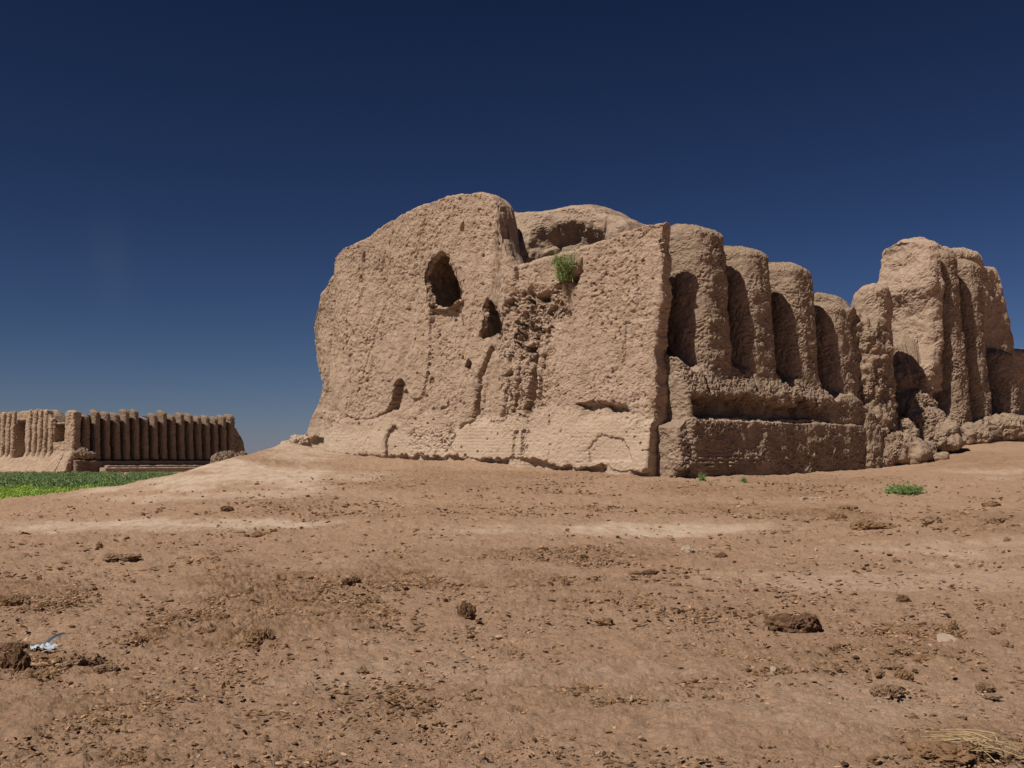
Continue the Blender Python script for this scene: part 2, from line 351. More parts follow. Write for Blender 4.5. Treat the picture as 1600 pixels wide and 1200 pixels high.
# ------------------------------------------------------------------ walls
LA = np.array([-.79, .61]); RA = np.array([.774, .633]); OC = np.array([5.24, 36.])
FL = Frame(OC, LA, (-.61, -.79)); FR = Frame(OC, RA, (.633, -.774))
def prof(fr, pts, w=0):
    a = np.array(pts, float); return fr.uz(a[:, 0], a[:, 1], w)
def top_fn(fr, pts, w=0):
    u, z = prof(fr, pts, w); i = np.argsort(u); return lambda x: np.interp(x, u[i], z[i])
def edge_fn(fr, pts, w=0):
    u, z = prof(fr, pts, w); i = np.argsort(z); return lambda x: np.interp(x, z[i], u[i])
def loop_ab(wid, thick, step, back=.2, side=None, rc=.25):
    """closed rectangle loop with rounded corners: a in 0..1 along width, b = 0 front .. 1 back, plus corner insets in metres"""
    side = side or step
    nf = max(8, int(wid/step)); nsd = max(4, int(thick/side)); nb = max(6, int(wid/back))
    a = np.concatenate([np.linspace(0, 1, nf, endpoint=False), np.ones(nsd), np.linspace(1, 0, nb, endpoint=False), np.zeros(nsd)])
    b = np.concatenate([np.zeros(nf), np.linspace(0, 1, nsd, endpoint=False), np.ones(nb), np.linspace(1, 0, nsd, endpoint=False)])
    return a, b
def wall(name, parent, mat, fr, u0, u1, ztop, z0, thick, step=.04, stepz=.04, batter=None, feat=None, disp=None, back=.2, rc=.3, capr=.25, shift=None, cut=None):
    """u0,u1: functions of z; ztop: function of u; thick: function of u; feat(u,z): outward offset of the front face"""
    zz = np.linspace(z0, 14, 200); U0 = u0(zz); U1 = u1(zz); m0, m1 = U0.mean(), U1.mean()
    tm = float(np.mean(thick(np.linspace(m0, m1, 20))))
    a, b = loop_ab(m1-m0, tm, step, back); uc = m0+(m1-m0)*a
    zt = ztop(uc); nz = int((zt.max()-z0)/stepz)+2; v = np.linspace(0, 1, nz)[:, None]
    z = z0+(zt[None]-z0)*v
    u = u0(z)+(u1(z)-u0(z))*a[None]; th = thick(uc)[None]+0*z; bb = b[None]+0*z
    wv = -th*bb
    # round the vertical corners
    da = np.minimum(u-u0(z), u1(z)-u); dw = np.minimum(-wv, th+wv)
    dx = np.clip(rc-da, 0, rc); dy = np.clip(rc-dw, 0, rc); both = (dx > 0) & (dy > 0); f = np.where(both, np.maximum(dx, dy)/np.maximum(np.hypot(dx, dy), 1e-6), 1)
    left = (u-u0(z)) < (u1(z)-u); u = u+np.where(both, np.where(left, 1, -1)*dx*(1-f), 0); front = -wv < th/2
    wv = wv+np.where(both, np.where(front, -1, 1)*dy*(1-f), 0)
    if batter is not None: wv = wv+batter(z)*(1-1.4*bb)
    if feat is not None: wv = wv+feat(u, z)*np.clip(1-bb*6, 0, 1)
    if shift is not None: wv = wv+shift(u, z)
    drop = (cut(u, z) & (bb < .02)) if cut is not None else None
    # cap: round over the top
    mid = -th[-1]/2+(shift(u[-1], z[-1]) if shift is not None else 0); caps_u, caps_w, caps_z = [], [], []
    for q in np.linspace(0, 1.03, 15)[1:]:
        ang = q*math.pi/2; s = math.cos(ang)
        caps_u.append(u[-1]); caps_w.append((wv[-1]-mid)*s+mid); caps_z.append(z[-1]+capr*math.sin(ang))
    u = np.vstack([u]+[c[None] for c in caps_u]); wv = np.vstack([wv]+[c[None] for c in caps_w]); z = np.vstack([z]+[c[None] for c in caps_z])
    if drop is not None: drop = np.vstack([drop, np.zeros((len(u)-len(drop), u.shape[1]), bool)])
    P = fr.pt(u, wv, z); return loft(name, P, mat, parent, disp, cap=False, drop=drop)
def column(name, parent, mat, fr, uc, wc, z0, z1, ru=1.05, rw=1.05, flare=.35, taper=.86, lean=-.35, bulge=.0, slope=.0, seed=0, step=.036, disp=None, pw=2.4, rnd=.55, uslope=0., tuck=0.):
    n = int(2*math.pi*max(ru, rw)/step); th = np.linspace(0, 2*math.pi, n, endpoint=False)
    nz = int((z1-z0)/step); v = np.linspace(0, 1, nz)
    cs = np.sign(np.cos(th))*np.abs(np.cos(th))**(2/pw); sn = np.sign(np.sin(th))*np.abs(np.sin(th))**(2/pw)
    sc = 1+(taper-1)*v+flare*np.exp(-v*9)+bulge*np.sin(v*math.pi)
    hz = z1-z0; rz = rnd/hz; k = np.clip((v-(1-rz))/rz, 0, 1)
    zs = z0+hz*v
    sc = sc*np.sqrt(np.maximum(1-(k**2.2)*.80, 0))
    rows = [(s, z, vv) for s, z, vv in zip(sc, zs, v)]
    for q in (.75, .5, .25, .08): rows.append((sc[-1]*q, z1+.03*(1-q), 1))
    A = np.array(rows); s = A[:, 0:1]; zc = A[:, 1:2]; vv = A[:, 2:3]
    u = uc+ru*s*cs[None]+uslope*(vv-.5)*hz; wv = wc+rw*s*sn[None]+lean*vv-tuck*np.exp(-((vv*hz)/.55)**2)
    z = zc+slope*(wv-wc)*ss(.7, 1, vv)+0*u
    return loft(name, fr.pt(u, wv, z), mat, parent, disp or mud(.07, .055, .046, seed))
def const(c): return lambda x: c+0*np.asarray(x, float)

# --- polygon helper for recesses
def inpoly(u, z, pts):
    ins = np.zeros(u.shape, bool); d = np.full(u.shape, 1e9)
    for (x1, y1), (x2, y2) in zip(pts, pts[1:]+pts[:1]):
        c = ((y1 > z) != (y2 > z)) & (u < (x2-x1)*(z-y1)/(y2-y1+1e-12)+x1); ins ^= c
        t_ = np.clip(((u-x1)*(x2-x1)+(z-y1)*(y2-y1))/((x2-x1)**2+(y2-y1)**2+1e-12), 0, 1)
        d = np.minimum(d, np.hypot(u-x1-t_*(x2-x1), z-y1-t_*(y2-y1)))
    return np.where(ins, -d, d)                     # signed distance, negative inside
def line_d(u, z, pts):
    d = np.full(u.shape, 1e9)
    for (x1, y1), (x2, y2) in zip(pts, pts[1:]):
        t_ = np.clip(((u-x1)*(x2-x1)+(z-y1)*(y2-y1))/((x2-x1)**2+(y2-y1)**2+1e-12), 0, 1)
        d = np.minimum(d, np.hypot(u-x1-t_*(x2-x1), z-y1-t_*(y2-y1)))
    return d
def uzl(fr, pts, w=0):
    u, z = prof(fr, pts, w); return list(zip(u.tolist(), z.tolist()))

# ------------------------------------------------------------------ the near ruin
ruin = empty('ruined_fortress', (OC[0], OC[1], 1.0), label='big near mud-brick fortress ruin with pale windowed facade and thick fluted side', cat='ruined fortress')
POLY = [(uzl(FL, [(666, 430), (672, 412), (684, 400), (690, 396), (696, 402), (706, 422), (714, 448), (716, 466), (703, 470), (694, 476), (672, 476), (668, 455)]), 2.25, .05),
        (uzl(FL, [(669, 476), (714, 468), (716, 504), (671, 506)]), .22, .03),
        (uzl(FL, [(751, 524), (756, 500), (755, 478), (761, 468), (768, 474), (775, 490), (781, 507), (779, 522), (764, 528)]), 1.3, .06),
        (uzl(FL, [(608, 642), (616, 625), (619, 600), (624, 592), (630, 597), (628, 640)]), .65, .05),
        (uzl(FL, [(614, 720), (614, 690), (617, 672), (623, 664), (629, 664), (634, 674), (635, 722)]), .16, .02),
        (uzl(FL, [(801, 412), (872, 394), (905, 384), (880, 436), (855, 441), (801, 438)]), .18, .04),
        (uzl(FL, [(833, 462), (850, 458), (853, 468), (843, 472)]), .5, .05),
        (uzl(FL, [(868, 440), (876, 438), (874, 450), (866, 450)]), .6, .05),
        (uzl(FL, [(885, 438), (900, 420), (907, 405), (908, 425), (895, 445)]), .6, .08),
        (uzl(FL, [(906, 632), (940, 628), (985, 634), (990, 645), (965, 650), (950, 640), (925, 648)]), .38, .09),
        (uzl(FL, [(931, 700), (945, 678), (985, 685), (1000, 720), (935, 722)]), .07, .03),
        (uzl(FL, [(727, 572), (732, 562), (737, 568), (734, 578)]), .5, .05),
        (uzl(FL, [(786, 588), (800, 576), (802, 584), (795, 590)]), .3, .05),
        (uzl(FL, [(815, 545), (832, 538), (834, 550), (822, 553)]), .55, .05),
        (uzl(FL, [(718, 352), (722, 345), (721, 356), (716, 360)]), .25, .05),
        (uzl(FL, [(561, 397), (564, 393), (564, 408), (561, 408)]), .2, .03)]
LINES = [(uzl(FL, [(768, 545), (758, 570), (752, 590), (750, 640), (742, 662)]), .6, .09), (uzl(FL, [(812, 560), (810, 600), (806, 640)]), .25, .06),
         (uzl(FL, [(836, 558), (832, 600), (826, 640)]), .6, .09), (uzl(FL, [(850, 555), (846, 590), (843, 625)]), .22, .06), (uzl(FL, [(795, 600), (790, 650)]), .22, .06),
         (uzl(FL, [(670, 470), (672, 540), (668, 600), (660, 628)]), .14, .04), (uzl(FL, [(816, 676), (814, 720)]), .12, .04), (uzl(FL, [(828, 676), (827, 722)]), .16, .04),
         (uzl(FL, [(545, 540), (548, 600), (545, 640)]), .08, .04), (uzl(FL, [(545, 651), (565, 657), (585, 655), (610, 644)]), .16, .05), (uzl(FL, [(680, 640), (700, 638)]), .16, .05),
         (uzl(FL, [(635, 612), (648, 628), (662, 622), (672, 600)]), .12, .05), (uzl(FL, [(730, 666), (748, 660), (756, 640)]), .2, .06), (uzl(FL, [(978, 500), (977, 570)]), .1, .04),
         (uzl(FL, [(775, 660), (790, 658), (800, 652)]), .14, .05), (uzl(FL, [(872, 692), (868, 725)]), .06, .03), (uzl(FL, [(600, 470), (560, 620)]), .05, .05)]
BAND = uzl(FL, [(470, 640), (500, 645), (545, 655), (585, 658), (620, 643), (700, 643), (740, 664), (775, 662), (800, 652), (850, 640), (880, 646), (905, 645), (960, 655), (1045, 664)])
BAND = sorted(BAND); BU = [p[0] for p in BAND]; BZ = [p[1] for p in BAND]
BASE = sorted(uzl(FL, [(470, 690), (500, 711), (540, 716), (620, 719), (700, 720), (800, 724), (860, 729), (900, 738), (960, 737), (990, 744), (1045, 748)]))
GU = [p[0] for p in BASE]; GZ_ = [p[1] for p in BASE]
RAG = uzl(FL, [(788, 470), (835, 455), (880, 450), (878, 490), (850, 540), (800, 560), (775, 545), (785, 510)])
RAG2 = uzl(FL, [(790, 560), (860, 550), (850, 640), (790, 655)]); RAG3 = uzl(FL, [(650, 680), (720, 670), (720, 705), (660, 705)])
def face_feat(u, z):
    q = np.stack([u, z, 0*u], -1); j = fbm(q*2.6, 3, 5)*.13; j2 = fbm(q*7, 2, 15)*.05
    r = 0
    for pts, dep, soft in POLY:
        big = dep > 1
        sd_ = hole_sd(u, z, pts) if big else inpoly(u, z, pts)+j*.35+j2*.8; r = np.minimum(r, -.22*ss(.10, -.06, sd_) if big else -dep*ss(soft, -soft, sd_))
    for pts, dep, soft in LINES:
        r = np.minimum(r, -dep*ss(soft*2, soft*.3, line_d(u, z, pts)+j*.5+j2)*np.clip(.8+j*3, .2, 1))
    # eroded rough patch with deep pockets
    for pol, amp in ((RAG, .34), (RAG2, .17), (RAG3, .10)):
        m = ss(.35, -.25, inpoly(u, z, pol)+j)
        wx = fbm(q*1.4, 3, 36)*.9; c_, s_ = .55, .83; a_ = u*c_+z*s_; b_ = -u*s_+z*c_
        n_ = noise(np.stack([(b_+wx)*3.4, (a_+wx)*1.5, 0*u], -1), 33)+.6*fbm(np.stack([b_*7, a_*4.5, 0*u], -1), 3, 34)
        r = r-m*amp*ss(.05, .75, n_)-m*.10*np.abs(noise(q*9, 37))-m*.08
    # plastered foot stands proud of the eroded face above, and is undercut at the ground
    bz = np.interp(u, BU, BZ)+j*1.2; r = r+.17*ss(bz+.18, bz-.10, z)
    g = np.interp(u, GU, GZ_); und = np.clip(.55+fbm(np.stack([u*.9, 0*u, 0*u], -1), 3, 71)*1.5, 0, 1.2)
    r = r-.30*np.clip(und+.2, 0, 1)*ss(g+.24+j*1.0, g+.13+j*1.0, z)
    # small put-log pits
    pn = noise(np.stack([u*5.1, z*4.4, 0*u], -1), 90); r = r-.10*ss(.60, .74, pn)
    r = r-.022*ss(.02, .3, fbm(q*4.5, 3, 94))*ss(bz-.1, bz+.3, z)
    # faint runnels
    r = r-.075*ss(.05, .5, noise(np.stack([u*2.1+fbm(q*.6, 2, 92)*.8, z*.22, 0*u], -1), 91))*ss(bz-.3, bz+.4, z)
    return r
ft = top_fn(FL, [(446, 520), (463, 450), (478, 420), (494, 405), (510, 397), (530, 384), (545, 379), (560, 372), (600, 344), (640, 322), (690, 304), (720, 301), (742, 298), (757, 304), (768, 320), (773, 345), (778, 372), (788, 396), (800, 413),
                 (830, 407), (868, 396), (905, 384), (940, 372), (965, 362), (990, 352), (1012, 345), (1030, 345), (1046, 350), (1060, 352)])
fe1 = edge_fn(FL, [(497, 392), (491, 415), (488, 440), (483, 500), (489, 560), (501, 600), (494, 645), (482, 690), (476, 720)], -1.5)
_fe0 = edge_fn(FL, [(1034, 345), (1031, 450), (1024, 530), (1026, 600), (1029, 660), (1026, 747)])
def fe0(z): z = np.asarray(z, float); return _fe0(z)+fbm(np.stack([z*1.4, 0*z, 0*z+5], -1), 4, 88)*.10
UB = float(FL.uz(np.array([768.]), np.array([500.]))[0][0])
UA = float(FL.uz(np.array([738.]), np.array([450.]))[0][0])
def hole_sd(u, z, pts):
    q = np.stack([u, z, 0*u], -1); return inpoly(u, z, pts)+fbm(q*1.7, 2, 17)*.16+fbm(q*6, 2, 18)*.05
def face_cut(u, z):
    return (hole_sd(u, z, POLY[0][0]) < -.04) | (hole_sd(u, z, POLY[2][0]) < -.04)
def face_disp(P, n):
    rough = .3+.7*ss(2.7, 3.5, P[..., 2]+fbm(P*.8, 2, 66)*.5)
    patch = np.clip(.6+fbm(P*.5, 3, 67)*2.2, .05, 1.7)
    rough = rough*.85
    return fbm(P*np.array([.55, .55, .45]), 2, 1)*.09+(fbm(P*2.2, 2, 10)*.045+fbm(P*6., 3, 68)*.027*patch+fbm(P*13., 2, 69)*.016-np.maximum(noise(P*np.array([7, 7, 9]), 70)-.35, 0)*.16*patch)*rough
def fthick(u): return .85+2.0*ss(UA+.3, UA+.8, u)+.45*ss(UB-1.0, UB-.6, u)
def fshift(u, z): return -1.6*np.clip((u-15.6)/2.6, 0, 1)**2.2
wall('facade_wall', ruin, M_FACE, FL, fe0, fe1, lambda u: ft(u)-.12, -.6, fthick, .036, .036,
     batter=lambda z: .5*np.clip(1-(z-1)/8, 0, 1.2)**1.6-.10, feat=face_feat, disp=face_disp, rc=.12, capr=.14, shift=fshift, cut=face_cut)
# the rooms behind the two big openings
for k_, (pi_, dp) in enumerate(((0, 2.3), (2, 1.0))):
    pg = np.array(POLY[pi_][0]); c_ = pg.mean(0); e = np.roll(pg, -1, 0)
    ring = np.concatenate([pg[i]+(e[i]-pg[i])*np.linspace(0, 1, 12, endpoint=False)[:, None] for i in range(len(pg))])
    for _ in range(6): ring = (np.roll(ring, 1, 0)+ring*2+np.roll(ring, -1, 0))/4
    W = np.concatenate([np.linspace(-.06, -dp, 40), np.full(12, -dp)]); SC = np.concatenate([np.linspace(1.16, 1.35, 10), np.full(30, 1.35), np.linspace(1.3, .1, 12)])
    rr = c_+(ring-c_)[None]*SC[:, None, None]
    loft('window_hole', FL.pt(rr[..., 0], W[:, None]+0*rr[..., 0], rr[..., 1]), M_ROUGH, ruin, lambda P, n: fbm(P*2.5, 3, 140)*.07+lump(P*4, 2, 141)*.03)

# --- the side facing right: backing wall with apron, recess and scalloped niche feet
CU = [2.62, 5.25, 8.0, 10.6]
def side_feat(u, z):
    q = np.stack([u, z, 0*u], -1); j = fbm(q*1.8, 3, 105)*.16
    sc = np.abs(np.sin((u-1.3)/2.68*math.pi))            # 0 at niche centres
    foot = np.interp(u, [0, 1.2, 3.9, 6.6, 9.3, 10.6, 11.9], [5.05, 5.0, 4.95, 4.65, 4.3, 3.9, 3.3])+.62*sc+j+.25*fbm(q*.8, 2, 108)
    r = .46-1.90*ss(foot-.30, foot+.25, z)
    r = r-.56*np.clip((z-4.05)/1.3, 0, 1)
    rec = ss(3.05, 3.12, z)*ss(3.95+j*1.8, 3.55+j*1.8, z)*ss(.85, .95, u+j*.3)*ss(9.0, 8.5, u+j); r = r-.8*rec*(.8+fbm(q*.9, 2, 109)*.5)
    r = r+.12*ss(3.06, 3.0, z)
    for uu in (1.9, 4.6, 7.1): r = r-.22*ss(.1, .02, np.abs(u-uu+(z-4.2)*.12+j*.3))*ss(3.9, 4.1, z)*ss(5.3, 4.9, z)
    return r
rt = top_fn(FR, [(1040, 352), (1130, 360), (1200, 388), (1268, 415), (1285, 455), (1310, 470), (1340, 485), (1380, 500), (1400, 520)], -1)
wall('fluted_wall', ruin, M_ROUGH, FR, const(.6), lambda z: 12.9-.12*np.maximum(z-4, 0)+0*z, lambda u: rt(u)-.65, -.5, const(3.2), .04, .04,
     feat=side_feat, disp=mud(.06, .055, .048, 11), rc=.2)
tops = [346, 381, 409, 470]; rus = [1.12, 1.06, 1.04, .95]
for i, (uc, tp, ru) in enumerate(zip(CU, tops, rus)):
    z1 = float(FR.uz(np.array([[1092, 1168, 1240, 1305][i]]), np.array([tp]), -.4)[1][0])
    column('half_column', ruin, M_ROUGH, FR, uc+.12, -.98, 4.2, z1, ru*1.0, 1.25, flare=.0, taper=.86, lean=-.15, slope=-.12, seed=200+i*7, pw=2.9, rnd=.42)
z1 = float(FR.uz(np.array([1352]), np.array([490]), -.3)[1][0])
column('half_column', ruin, M_ROUGH, FR, 12.7, -.6, 2.2, z1-.05, 1.3, 1.3, flare=.0, taper=.82, lean=-.2, bulge=.10, slope=-.1, seed=260, pw=2.5, rnd=.5, disp=mud(.24, .17, .07, 260))
# --- plinth
pt_ = top_fn(FR, [(1030, 672), (1058, 668), (1072, 655), (1110, 652), (1200, 656), (1270, 656), (1325, 662), (1345, 668)], .35)
def plinth_feat(u, z):
    q = np.stack([u, z, 0*u], -1); j = fbm(q*2.2, 3, 115)*.12; g = 1.05+u*.045
    r = -.38*ss(g+.42+j*2, g+.12+j*2, z)+.05*np.sin(z*42+j*8)*ss(2.1, 1.5, z)*ss(-.3, .3, noise(q*.8, 116))
    return r
wall('plinth', ruin, M_ROUGH, FR.shift(0, .36), const(.04), const(11.0), lambda u: pt_(u)-.02, -.5, const(1.7), .04, .04, feat=plinth_feat, disp=mud(.05, .055, .048, 15), rc=.12, capr=.05, batter=lambda z: .38*np.clip(1-(z-1)/2.2, 0, 1))
p2 = FR.shift(0, .54)
wall('plinth', ruin, M_ROUGH, p2, const(11.12), const(13.0), lambda u: 3.5-.3*np.maximum(u-11.8, 0), -.5, const(1.8), .04, .04, batter=lambda z: .25*np.clip(1-(z-1.2)/2.2, 0, 1), disp=mud(.07, .06, .05, 19), rc=.3, capr=.12)
# --- high block further along
B0 = 17.3
bt = top_fn(FR, [(1380, 392), (1400, 381), (1430, 374), (1450, 376), (1470, 388), (1480, 392), (1519, 393), (1526, 412), (1548, 418), (1560, 480), (1572, 545), (1700, 560)], -1.2)
def b_u0(z): return np.interp(z, [1, 3.5, 5.8, 6.8, 8.6, 9.4, 11.5], [B0-.1, B0-.3, B0-.35, B0+.2, B0+.15, B0-.15, B0+.3])
def block_feat(u, z):
    j = fbm(np.stack([u, z, 0*u], -1)*1.5, 3, 121)*.2
    return .15-.9*ss(18.15+j*.5, 18.5+j*.5, u)-.9*ss(4.8+j, 4.2+j, z)*ss(3.0, 3.4, z)*ss(21, 20, u)
wall('wall_block', ruin, M_FACE, FR, b_u0, const(30.), lambda u: bt(u)-.35, -.3, const(2.7), .05, .05, feat=block_feat, disp=mud(.16, .08, .035, 21), rc=.55, capr=.45)
for i, it_ in enumerate([None, (19.4, 1495, 393), (21.5, 1540, 412), (24.6, 1590, 548)]):
    if it_ is None: continue
    uc, px, tp = it_
    z1 = float(FR.uz(np.array([px]), np.array([tp]), -.2)[1][0])
    column('half_column', ruin, M_ROUGH, FR, uc, -.55 if i else -.75, 2.6 if i else 3.9, z1, [.66, .86, .92, 1.0][i], 1.1 if i else .85, flare=.12, taper=.84, lean=-.2, slope=-.15, seed=300+i*7, pw=2.8, rnd=.45, tuck=0 if i else .5)
# lit sloping buttress at the foot of the block
def slab_rock(name, parent, mat, pts, seed, amp=1., step=.06, label=None, cat=None, group=None):
    """rock: chain of (px,py,Y,rx,ry,rz) blobs merged into one convex-ish mass by ray casting a smooth union"""
    C = np.array([at(p[0], p[1], p[2]) for p in pts]); R = np.array([p[3:6] for p in pts], float)
    c = C.mean(0); n = int(max(24, 2*math.pi*np.abs(C-c).max()/step+2*math.pi*R.max()/step)); n = min(n, 260); m = n//2
    th = np.linspace(0, 2*math.pi, n, endpoint=False); ph = np.linspace(-math.pi/2+.02, math.pi/2-.02, m)
    D = np.stack([np.cos(ph)[:, None]*np.cos(th), np.cos(ph)[:, None]*np.sin(th), np.sin(ph)[:, None]+0*th], -1)
    best = np.full(D.shape[:2], .05)
    for Ck, Rk in zip(C, R):
        o = (c-Ck)/Rk; d = D/Rk; A_ = (d*d).sum(-1); B_ = (d*o).sum(-1); Q = (o*o).sum()-1; disc = B_*B_-A_*Q
        tt = np.where(disc > 0, (-B_+np.sqrt(np.maximum(disc, 0)))/A_, 0); best = np.maximum(best, tt)
    P = c+D*best[..., None]
    o = loft(name, P, mat, parent, mud(.22*amp, .16*amp, .09*amp, seed))
    if label: tag(o, label, cat, group)
    return o
slab_rock('buttress', ruin, M_ROUGH, [(1412, 570, 48, .9, .9, 1.3), (1418, 610, 47.2, .9, .8, 1.2), (1428, 640, 46.6, .9, .8, 1.), (1444, 662, 46, .9, .8, .8), (1462, 678, 45.6, .9, .6, .55), (1478, 690, 45.4, .7, .5, .35)], 401)
slab_rock('apron', ruin, M_ROUGH, [(1560, 672, 49.5, 1.4, 1.2, .8), (1600, 680, 51, 1.6, 1.2, .9), (1530, 678, 48.5, .7, .8, .6), (1650, 680, 53, 2, 1.2, .9)], 402)
# --- inner walls seen over the broken top
FI = FL.shift(0, -4.2)
it = top_fn(FI, [(740, 330), (776, 330), (800, 329), (850, 323), (880, 315), (910, 313), (926, 320), (938, 330), (957, 333), (974, 340), (983, 352), (1000, 372)])
iu0, _ = FI.uz(np.array([987.]), np.array([350.])); iu1, _ = FI.uz(np.array([735.]), np.array([350.])); ub, _ = FI.uz(np.array([948.]), np.array([350.])); uc_, _ = FI.uz(np.array([815.]), np.array([350.]))
def inner_feat(u, z):
    j = fbm(np.stack([u, z, 0*u], -1)*1.2, 3, 131)*.3; tp = it(u)
    m = ss(uc_[0]-.3, uc_[0]-1.6, u+j)*ss(ub[0]-.15, ub[0]+.15, u)
    return m*(-.7*ss(.7, 1.7, tp+j*.6-z))+(1-m)*(.9*np.clip((tp-z)/2, 0, 1))*(u > ub[0])
wall('inner_wall', ruin, M_FACE, FI, const(iu0[0]), const(iu1[0]), lambda u: it(u)-.32, 5., const(3.4), .05, .05, feat=inner_feat, disp=mud(.12, .05, .025, 31), rc=.4, capr=.36)
FB = FL.shift(0, -13.)
xt = top_fn(FB, [(1318, 482), (1330, 463), (1345, 450), (1362, 445), (1378, 449), (1390, 462)])
a0, _ = FB.uz(np.array([1378.]), np.array([470.])); a1, _ = FB.uz(np.array([1326.]), np.array([470.]))
wall('rear_wall', ruin, M_FACE, FB, const(a0[0]), const(a1[0]), lambda u: xt(u)-.2, 0, const(1.6), .06, .06, disp=mud(.14, .06, .03, 35), rc=.5, capr=.25)
FB2 = FL.shift(0, -10.5)
yt = top_fn(FB2, [(1255, 470), (1272, 457), (1290, 457), (1305, 465), (1318, 480)])
a0, _ = FB2.uz(np.array([1325.]), np.array([470.])); a1, _ = FB2.uz(np.array([1240.]), np.array([470.]))
wall('rear_wall', ruin, M_ROUGH, FB2, const(a0[0]), const(a1[0]), lambda u: yt(u)-.2, 2, const(1.4), .06, .06, disp=mud(.14, .06, .04, 36), rc=.4, capr=.25)

# --- fallen masonry lying against the ruin (things of their own)
for pts, mat, lab in [
    ([(1400, 700, 43.6, .8, .7, .75), (1425, 705, 43.6, .7, .6, .55), (1385, 712, 43.4, .5, .5, .5)], M_ROUGH, 'broad rough lump of fallen masonry right of the low brick plinth'),
    ([(1392, 680, 44.4, .35, .4, .35), (1410, 672, 44.6, .45, .4, .5), (1425, 680, 44.5, .35, .4, .3)], M_ROUGH, 'upper knobbly masonry lump resting in the shade behind the broad one'),
    ([(1445, 705, 43.9, .5, .4, .35), (1465, 714, 43.8, .4, .35, .2)], M_ROUGH, 'low pale tail of fallen masonry pointing right from the broad lump'),
    ([(1520, 678, 47.3, .45, .5, .45), (1532, 683, 47.3, .4, .4, .3)], M_ROUGH, 'small masonry lump at the foot of the high block, far right'),
    ([(470, 692, 47, .5, .7, .38), (458, 700, 46.5, .5, .7, .32)], M_FACE, 'pale stump of mud masonry beyond the left end of the facade')]:
    o = slab_rock('fallen_masonry', None, mat, pts, 500+len(bpy.data.objects), .8, label=lab, cat='masonry lump', group='fallen masonry around the ruin')

# ------------------------------------------------------------------ the far ruin
OF = np.array([at(113, 738, 210)[0], 210.]); K = 1.
GL = Frame(OF, (-.929, .370), (-.370, -.929)); GR = Frame(OF, (.569, .822), (.822, -.569))
far = empty('ruined_fortress', (OF[0], OF[1], PLAIN), label='distant flat-topped fortress ruin with rows of close vertical flutes, beyond the green at left', cat='ruined fortress')
zt0 = lambda fr, px, py: float(fr.uz(np.array([float(px)]), np.array([float(py)]))[1][0])
uo = lambda fr, px: float(fr.uz(np.array([float(px)]), np.array([690.]))[0][0])
# left, sunlit wall in two pieces with the broken gap between
lt = top_fn(GL, [(-60, 652), (-20, 648), (0, 646), (25, 643), (50, 640), (72, 640), (78, 647), (83, 658)])
def apron_b(z): return 2.6*np.clip(1-(z+.7)/4.2, 0, 1)**1.1
def lfeat(u, z):
    r = -2.4*ss(.35, .1, np.abs(u-uo(GL, 32)-.0*(z))-.9)*ss(2.0, 2.5, z)*ss(zt0(GL, 32, 656), zt0(GL, 32, 660), z)
    return r
wall('facade_wall', far, M_FAR, GL, const(uo(GL, 84)), const(uo(GL, -90)), lambda u: lt(u)-.3, -1.5, const(4.), .25, .2, batter=apron_b, feat=lfeat, disp=mud(.18, .08, .06, 41), rc=.3, capr=.3, back=1)
lo = top_fn(GL, [(82, 658), (86, 660), (94, 662), (101, 664)])
def gapf(u, z): return -3.2*ss(zt0(GL, 92, 692), zt0(GL, 92, 690), z+0*u)*(z > zt0(GL, 92, 690)) if False else -3.4*ss(zt0(GL, 92, 691), zt0(GL, 92, 688), z)*0-3.0*((z > zt0(GL, 92, 690)) & (z < zt0(GL, 92, 663)) & (u > uo(GL, 100)) & (u < uo(GL, 84)))
wall('facade_wall', far, M_FAR, GL, const(uo(GL, 101)), const(uo(GL, 82)), lambda u: lo(u)-.2, -1.5, const(3.8), .2, .2, batter=apron_b, feat=gapf, disp=mud(.2, .1, .08, 43), rc=.2, capr=.3, back=1)
wall('corner_pier', far, M_FAR, GL, const(0.), const(uo(GL, 100)), lambda u: zt0(GL, 108, 646)+.2*np.sin(u), -1.5, const(2.2), .2, .2, batter=lambda z: apron_b(z)*.85, disp=mud(.25, .1, .08, 45), rc=.4, capr=.4, back=1)
u = uo(GL, 80)
while u < uo(GL, -80):
    if abs(u-uo(GL, 32)) > 1.25:
        p = GL.pt(np.array(u), np.array(0.), np.array(3.)); pxx = 800+FPX*float(p[0])/float(p[1])
        column('half_column', far, M_FAR, GL, u, -.15, 1.9, float(lt(u))+.15, .52, .85, flare=.05, taper=.9, lean=-.25, seed=int(u*3), step=.16, disp=mud(.12, .08, .08, int(u*5)), rnd=.5)
    u += 1.42
# right, shaded wall
LR = uo(GR, 372)
tv = [648, 641, 643, 645, 640, 640, 652, 646, 642, 648, 645, 646, 650, 649, 651, 649, 648]
wall('fluted_wall', far, M_FARSHADE, GR, const(.8), const(LR-.3), lambda u: zt0(GR, 240, 656)+.35*np.sin(u*1.7)*np.sin(u*.61), -1.5, const(3.4), .3, .25, batter=lambda z: -1.7+0*z, disp=mud(.2, .1, .08, 47), rc=.2, capr=.4, back=1)
n = 17
for i in range(n):
    uc = 1.9+(LR-2.4)*(i+.5)/n*1.0; px = 115+257*(i+.5)/n
    p = GR.pt(np.array(uc), np.array(0.), np.array(5.)); pxx = 800+FPX*float(p[0])/float(p[1])
    z1 = zt0(GR, pxx, tv[i]); last = i == n-1
    column('half_column', far, M_FARSHADE, GR, uc, -1.0, 1.9, z1, .74 if not last else 1.0, 1.4, flare=.08, taper=.84, lean=-.3, slope=-.2, seed=700+i, step=.16, disp=mud(.12, .08, .06, 700+i*3), rnd=.5, pw=3.8)
ex = top_fn(GR, [(368, 668), (374, 671), (380, 680), (386, 700), (390, 712)])
